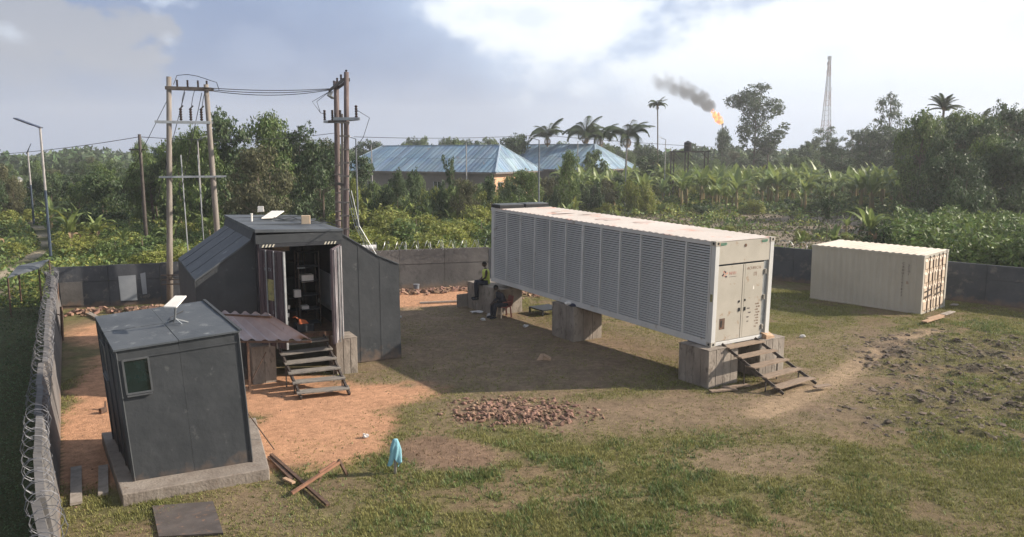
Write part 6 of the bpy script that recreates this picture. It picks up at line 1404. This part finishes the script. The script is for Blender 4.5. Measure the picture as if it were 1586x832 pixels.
for n_ in 'lr':
    sleeve([J['sh'+n_]+Vector((0, -.04 if n_ == 'l' else .04, .01)), J['sh'+n_].lerp(J['el'+n_], .5), J['el'+n_], J['el'+n_].lerp(J['wr'+n_], .6)], (.085, .07, .06, .05), M['shirt'], 'sleeve', r)
    sleeve([J['hp'+n_]-Vector((.06, 0, 0)), J['hp'+n_].lerp(J['kn'+n_], .5), J['kn'+n_]+Vector((.01, 0, 0)), J['kn'+n_].lerp(J['an'+n_], .15), J['kn'+n_].lerp(J['an'+n_], .55), J['an'+n_]+Vector((0, 0, .03))], (.125, .11, .085, .085, .072, .062), M['trouser'], 'trouser_leg', r)
    sleeve([J['an'+n_]+Vector((-.06, 0, -.03)), J['an'+n_]+Vector((.0, 0, -.03)), J['to'+n_], J['to'+n_]+Vector((.05, 0, 0))], (.04, .05, .045, .02), M['black'], 'shoe', r)

# ------------------------------------------------------------------ lattice mast, tank, flare
p = at_d(1277, 236, 520); top = at_d(1274.5, 87, 520).z; mast = empty('lattice_mast', (p.x, p.y, 0)); tag(mast, 'tall red and white lattice communications mast on the right horizon', 'mast')
nseg = 22
def hw(z): t = z/top; return 2.9*(1-t)**1.15+.5
for k in range(nseg):
    z0, z1 = top*k/nseg, top*(k+1)/nseg; w0_, w1 = hw(z0), hw(z1); mb = MB(); c0 = [Vector((sx*w0_, sy*w0_, z0)) for sx, sy in ((-1, -1), (1, -1), (1, 1), (-1, 1))]; c1 = [Vector((sx*w1, sy*w1, z1)) for sx, sy in ((-1, -1), (1, -1), (1, 1), (-1, 1))]
    for i in range(4):
        mb.beam(c0[i], c1[i], .30, .30); j = (i+1) % 4; mb.beam(c0[i], c1[j], .13, .13); mb.beam(c0[j], c1[i], .13, .13); mb.beam(c0[i], c0[j], .16, .16)
    mb.build('lattice_section', M['redp'] if (k//3) % 2 == 0 else M['whitep'], mast)
for z, n_ in ((top*.985, 3), (top*.93, 3), (top*.86, 2), (top*.70, 2), (top*.62, 2)):
    for i in range(n_): a_ = i*2.1+z; MB().tube([(math.cos(a_)*(hw(z)+.6), math.sin(a_)*(hw(z)+.6), z-1), (math.cos(a_)*(hw(z)+.6), math.sin(a_)*(hw(z)+.6), z+1.0)], .28, 8).build('antenna_drum', M['whitep'], mast)
a_ = at_d(1044, 236, 110); b2 = at_d(1097, 236, 110); c2 = at_d(1068, 222, 110)
tk = empty('water_tank_stand', (a_.x, 110, 0)); tag(tk, 'long raised steel frame stand carrying a water tank', 'tank stand'); o0 = Vector((a_.x, 110, 0)); zt = a_.z
for xx_ in (0, (b2.x-a_.x)*.42, (b2.x-a_.x)):
    for yy_ in (0, 2): MB().beam((xx_, yy_, 0), (xx_, yy_, zt), .14, .14).build('post', M['rail'], tk)
for yy_ in (0, 2): MB().beam((-.2, yy_, zt+.09), (b2.x-a_.x+.2, yy_, zt+.09), .14, .18).build('beam', M['rail'], tk)
for i in range(5): x0_ = i*(b2.x-a_.x)/5; MB().beam((x0_, 0, zt), (x0_+(b2.x-a_.x)/5, 0, zt-1.0 if i % 2 == 0 else zt), .08, .08).build('brace', M['rail'], tk)
tkk = empty('water_tank', (c2.x, 111, zt+.18)); tag(tkk, 'black ribbed cylindrical water tank on the raised stand', 'water tank')
MB().tube([(0, 0, .0), (0, 0, .25), (0, 0, .27), (0, 0, .55), (0, 0, .57), (0, 0, .85), (0, 0, .87), (0, 0, 1.15), (0, 0, 1.3)], (.52, .55, .52, .55, .52, .55, .52, .52, .25), 14).build('body', M['black'], tkk); MB().tube([(0, 0, 1.3), (0, 0, 1.38)], .2, 10).build('lid', M['black'], tkk)
# goal-like frame near the tall tree
# gas flare far behind the trees
FD = 650; tip = at_d(1119, 190, FD)
fs_ = empty('flare_stack', (tip.x, FD, 0)); tag(fs_, 'thin gas flare stack hidden behind the small rounded tree', 'flare stack'); MB().tube([(0, 0, 0), (0, 0, tip.z)], (.8, .5), 8).build('stack', M['rust'], fs_); MB().tube([(0, 0, tip.z-2), (0, 0, tip.z)], .9, 8).build('tip', M['black'], fs_)
flm = bpy.data.materials.new('flame'); flm.use_nodes = True; t_ = flm.node_tree; bb = t_.nodes['Principled BSDF']; bb.inputs['Base Color'].default_value = (0, 0, 0, 1)
tcx = t_.nodes.new('ShaderNodeTexCoord'); nn = t_.nodes.new('ShaderNodeTexNoise'); nn.inputs['Scale'].default_value = .35; nn.inputs['Detail'].default_value = 4; t_.links.new(tcx.outputs['Object'], nn.inputs[0]); rp = t_.nodes.new('ShaderNodeValToRGB')
rp.color_ramp.elements[0].position = .38; rp.color_ramp.elements[0].color = (.80, .10, .02, 1); rp.color_ramp.elements[1].position = .62; rp.color_ramp.elements[1].color = (1, .45, .07, 1); e_ = rp.color_ramp.elements.new(.5); e_.color = (1, .20, .02, 1)
t_.links.new(nn.outputs[0], rp.inputs[0]); t_.links.new(rp.outputs[0], bb.inputs['Emission Color']); bb.inputs['Emission Strength'].default_value = 1.3
mb = MB(); q0 = tip; q1 = at_d(1104, 172, FD); rf_ = random.Random(8)
for i in range(26):
    t = (i/25)**.9; c = q0.lerp(q1, t)-q0+Vector((rf_.uniform(-1, 1), rf_.uniform(-1, 1), rf_.uniform(-1, 1)))*(.5+1.6*math.sin(t*2.6)); s = .5+1.25*math.sin(min(1, t*1.1+.12)*math.pi)*rf_.uniform(.7, 1.1); mb.blob(c, (s, s, s*1.5), i, .3, 2)
tag(mb.build('gas_flame', flm, smooth=True, loc=q0), 'orange gas flame leaning left above the small rounded tree', 'flame')
# smoke
def smoke_mat(name, dens, c, sc):
    m_2 = bpy.data.materials.new(name); m_2.use_nodes = True; t_ = m_2.node_tree; t_.nodes.clear(); out = t_.nodes.new('ShaderNodeOutputMaterial'); pv = t_.nodes.new('ShaderNodeVolumePrincipled'); pv.inputs['Color'].default_value = (*c, 1); pv.inputs['Anisotropy'].default_value = 0
    tcx = t_.nodes.new('ShaderNodeTexCoord'); ob = tcx.outputs['Object']
    no_ = t_.nodes.new('ShaderNodeTexNoise'); no_.inputs['Scale'].default_value = sc; no_.inputs['Detail'].default_value = 3.5; t_.links.new(ob, no_.inputs[0])
    mr_ = t_.nodes.new('ShaderNodeMapRange'); mr_.inputs[1].default_value = .42; mr_.inputs[2].default_value = .66; t_.links.new(no_.outputs[0], mr_.inputs[0])
    # fade to the ellipsoid's own edge (generated coordinates centre)
    vs_ = t_.nodes.new('ShaderNodeVectorMath'); vs_.operation = 'SUBTRACT'; vs_.inputs[1].default_value = (.5, .5, .5); t_.links.new(tcx.outputs['Generated'], vs_.inputs[0]); vl = t_.nodes.new('ShaderNodeVectorMath'); vl.operation = 'LENGTH'; t_.links.new(vs_.outputs[0], vl.inputs[0])
    m2_ = t_.nodes.new('ShaderNodeMapRange'); m2_.inputs[1].default_value = .5; m2_.inputs[2].default_value = .2; t_.links.new(vl.outputs['Value'], m2_.inputs[0])
    mm_ = t_.nodes.new('ShaderNodeMath'); mm_.operation = 'MULTIPLY'; t_.links.new(mr_.outputs[0], mm_.inputs[0]); t_.links.new(m2_.outputs[0], mm_.inputs[1]); m3_ = t_.nodes.new('ShaderNodeMath'); m3_.operation = 'MULTIPLY'; m3_.inputs[1].default_value = dens; t_.links.new(mm_.outputs[0], m3_.inputs[0])
    t_.links.new(m3_.outputs[0], pv.inputs['Density']); t_.links.new(pv.outputs[0], out.inputs['Volume']); return m_2
sm = empty('smoke_plume', q1); tag(sm, 'dark grey smoke plume drifting up left from the gas flame', 'smoke')
for i, (px, py, rx, rz, dn, cc_) in enumerate(((1097, 163, 14, 11, 1.4, .07), (1085, 152, 19, 15, 1.0, .08), (1068, 142, 21, 16, .5, .11), (1053, 136, 25, 19, .30, .14), (1030, 128, 28, 19, .2, .18))):
    c = at_d(px, py, FD+i*3)-q1; k = FD/FPX; me_ = MB().blob((0, 0, 0), (1, 1, 1), i, .03, 2)
    o = me_.build('smoke_puff', smoke_mat('smoke_%d' % i, dn, (cc_, cc_, cc_*1.03), .10+.0*i), sm, loc=c, rot=(0, .55, 0)); 
    for v in o.data.vertices: v.co = Vector((v.co.x*rx*k, v.co.y*12*k, v.co.z*rz*k))
# far small hut at left
p = at_z(22, 296); 
hs = empty('far_shed', (p.x, p.y, 0)); tag(hs, 'tiny pale shed among the trees at far left', 'shed'); MB().box((-1, -1, 0), (1, 1, 1.9)).build('wall', M['dish'], hs); MB().hexa([(-1.2, -1.2, 1.9), (1.2, -1.2, 1.9), (1.2, 1.2, 1.9), (-1.2, 1.2, 1.9)], [(-1.2, -.1, 2.5), (1.2, -.1, 2.5), (1.2, .1, 2.5), (-1.2, .1, 2.5)]).build('roof', M['steel'], hs)

# ------------------------------------------------------------------ air
hz = bpy.data.materials.new('thin_air_haze'); hz.use_nodes = True; t_ = hz.node_tree; t_.nodes.clear(); out = t_.nodes.new('ShaderNodeOutputMaterial'); pv = t_.nodes.new('ShaderNodeVolumePrincipled')
pv.inputs['Color'].default_value = (.96, .98, 1.0, 1); pv.inputs['Density'].default_value = 0.0006; pv.inputs['Anisotropy'].default_value = 0.2; t_.links.new(pv.outputs[0], out.inputs['Volume'])
tag(MB().box((-1300, -450, -1.5), (1300, 1350, 84)).build('haze', hz), 'thin pale haze filling the air over the whole place', 'haze', kind='stuff')
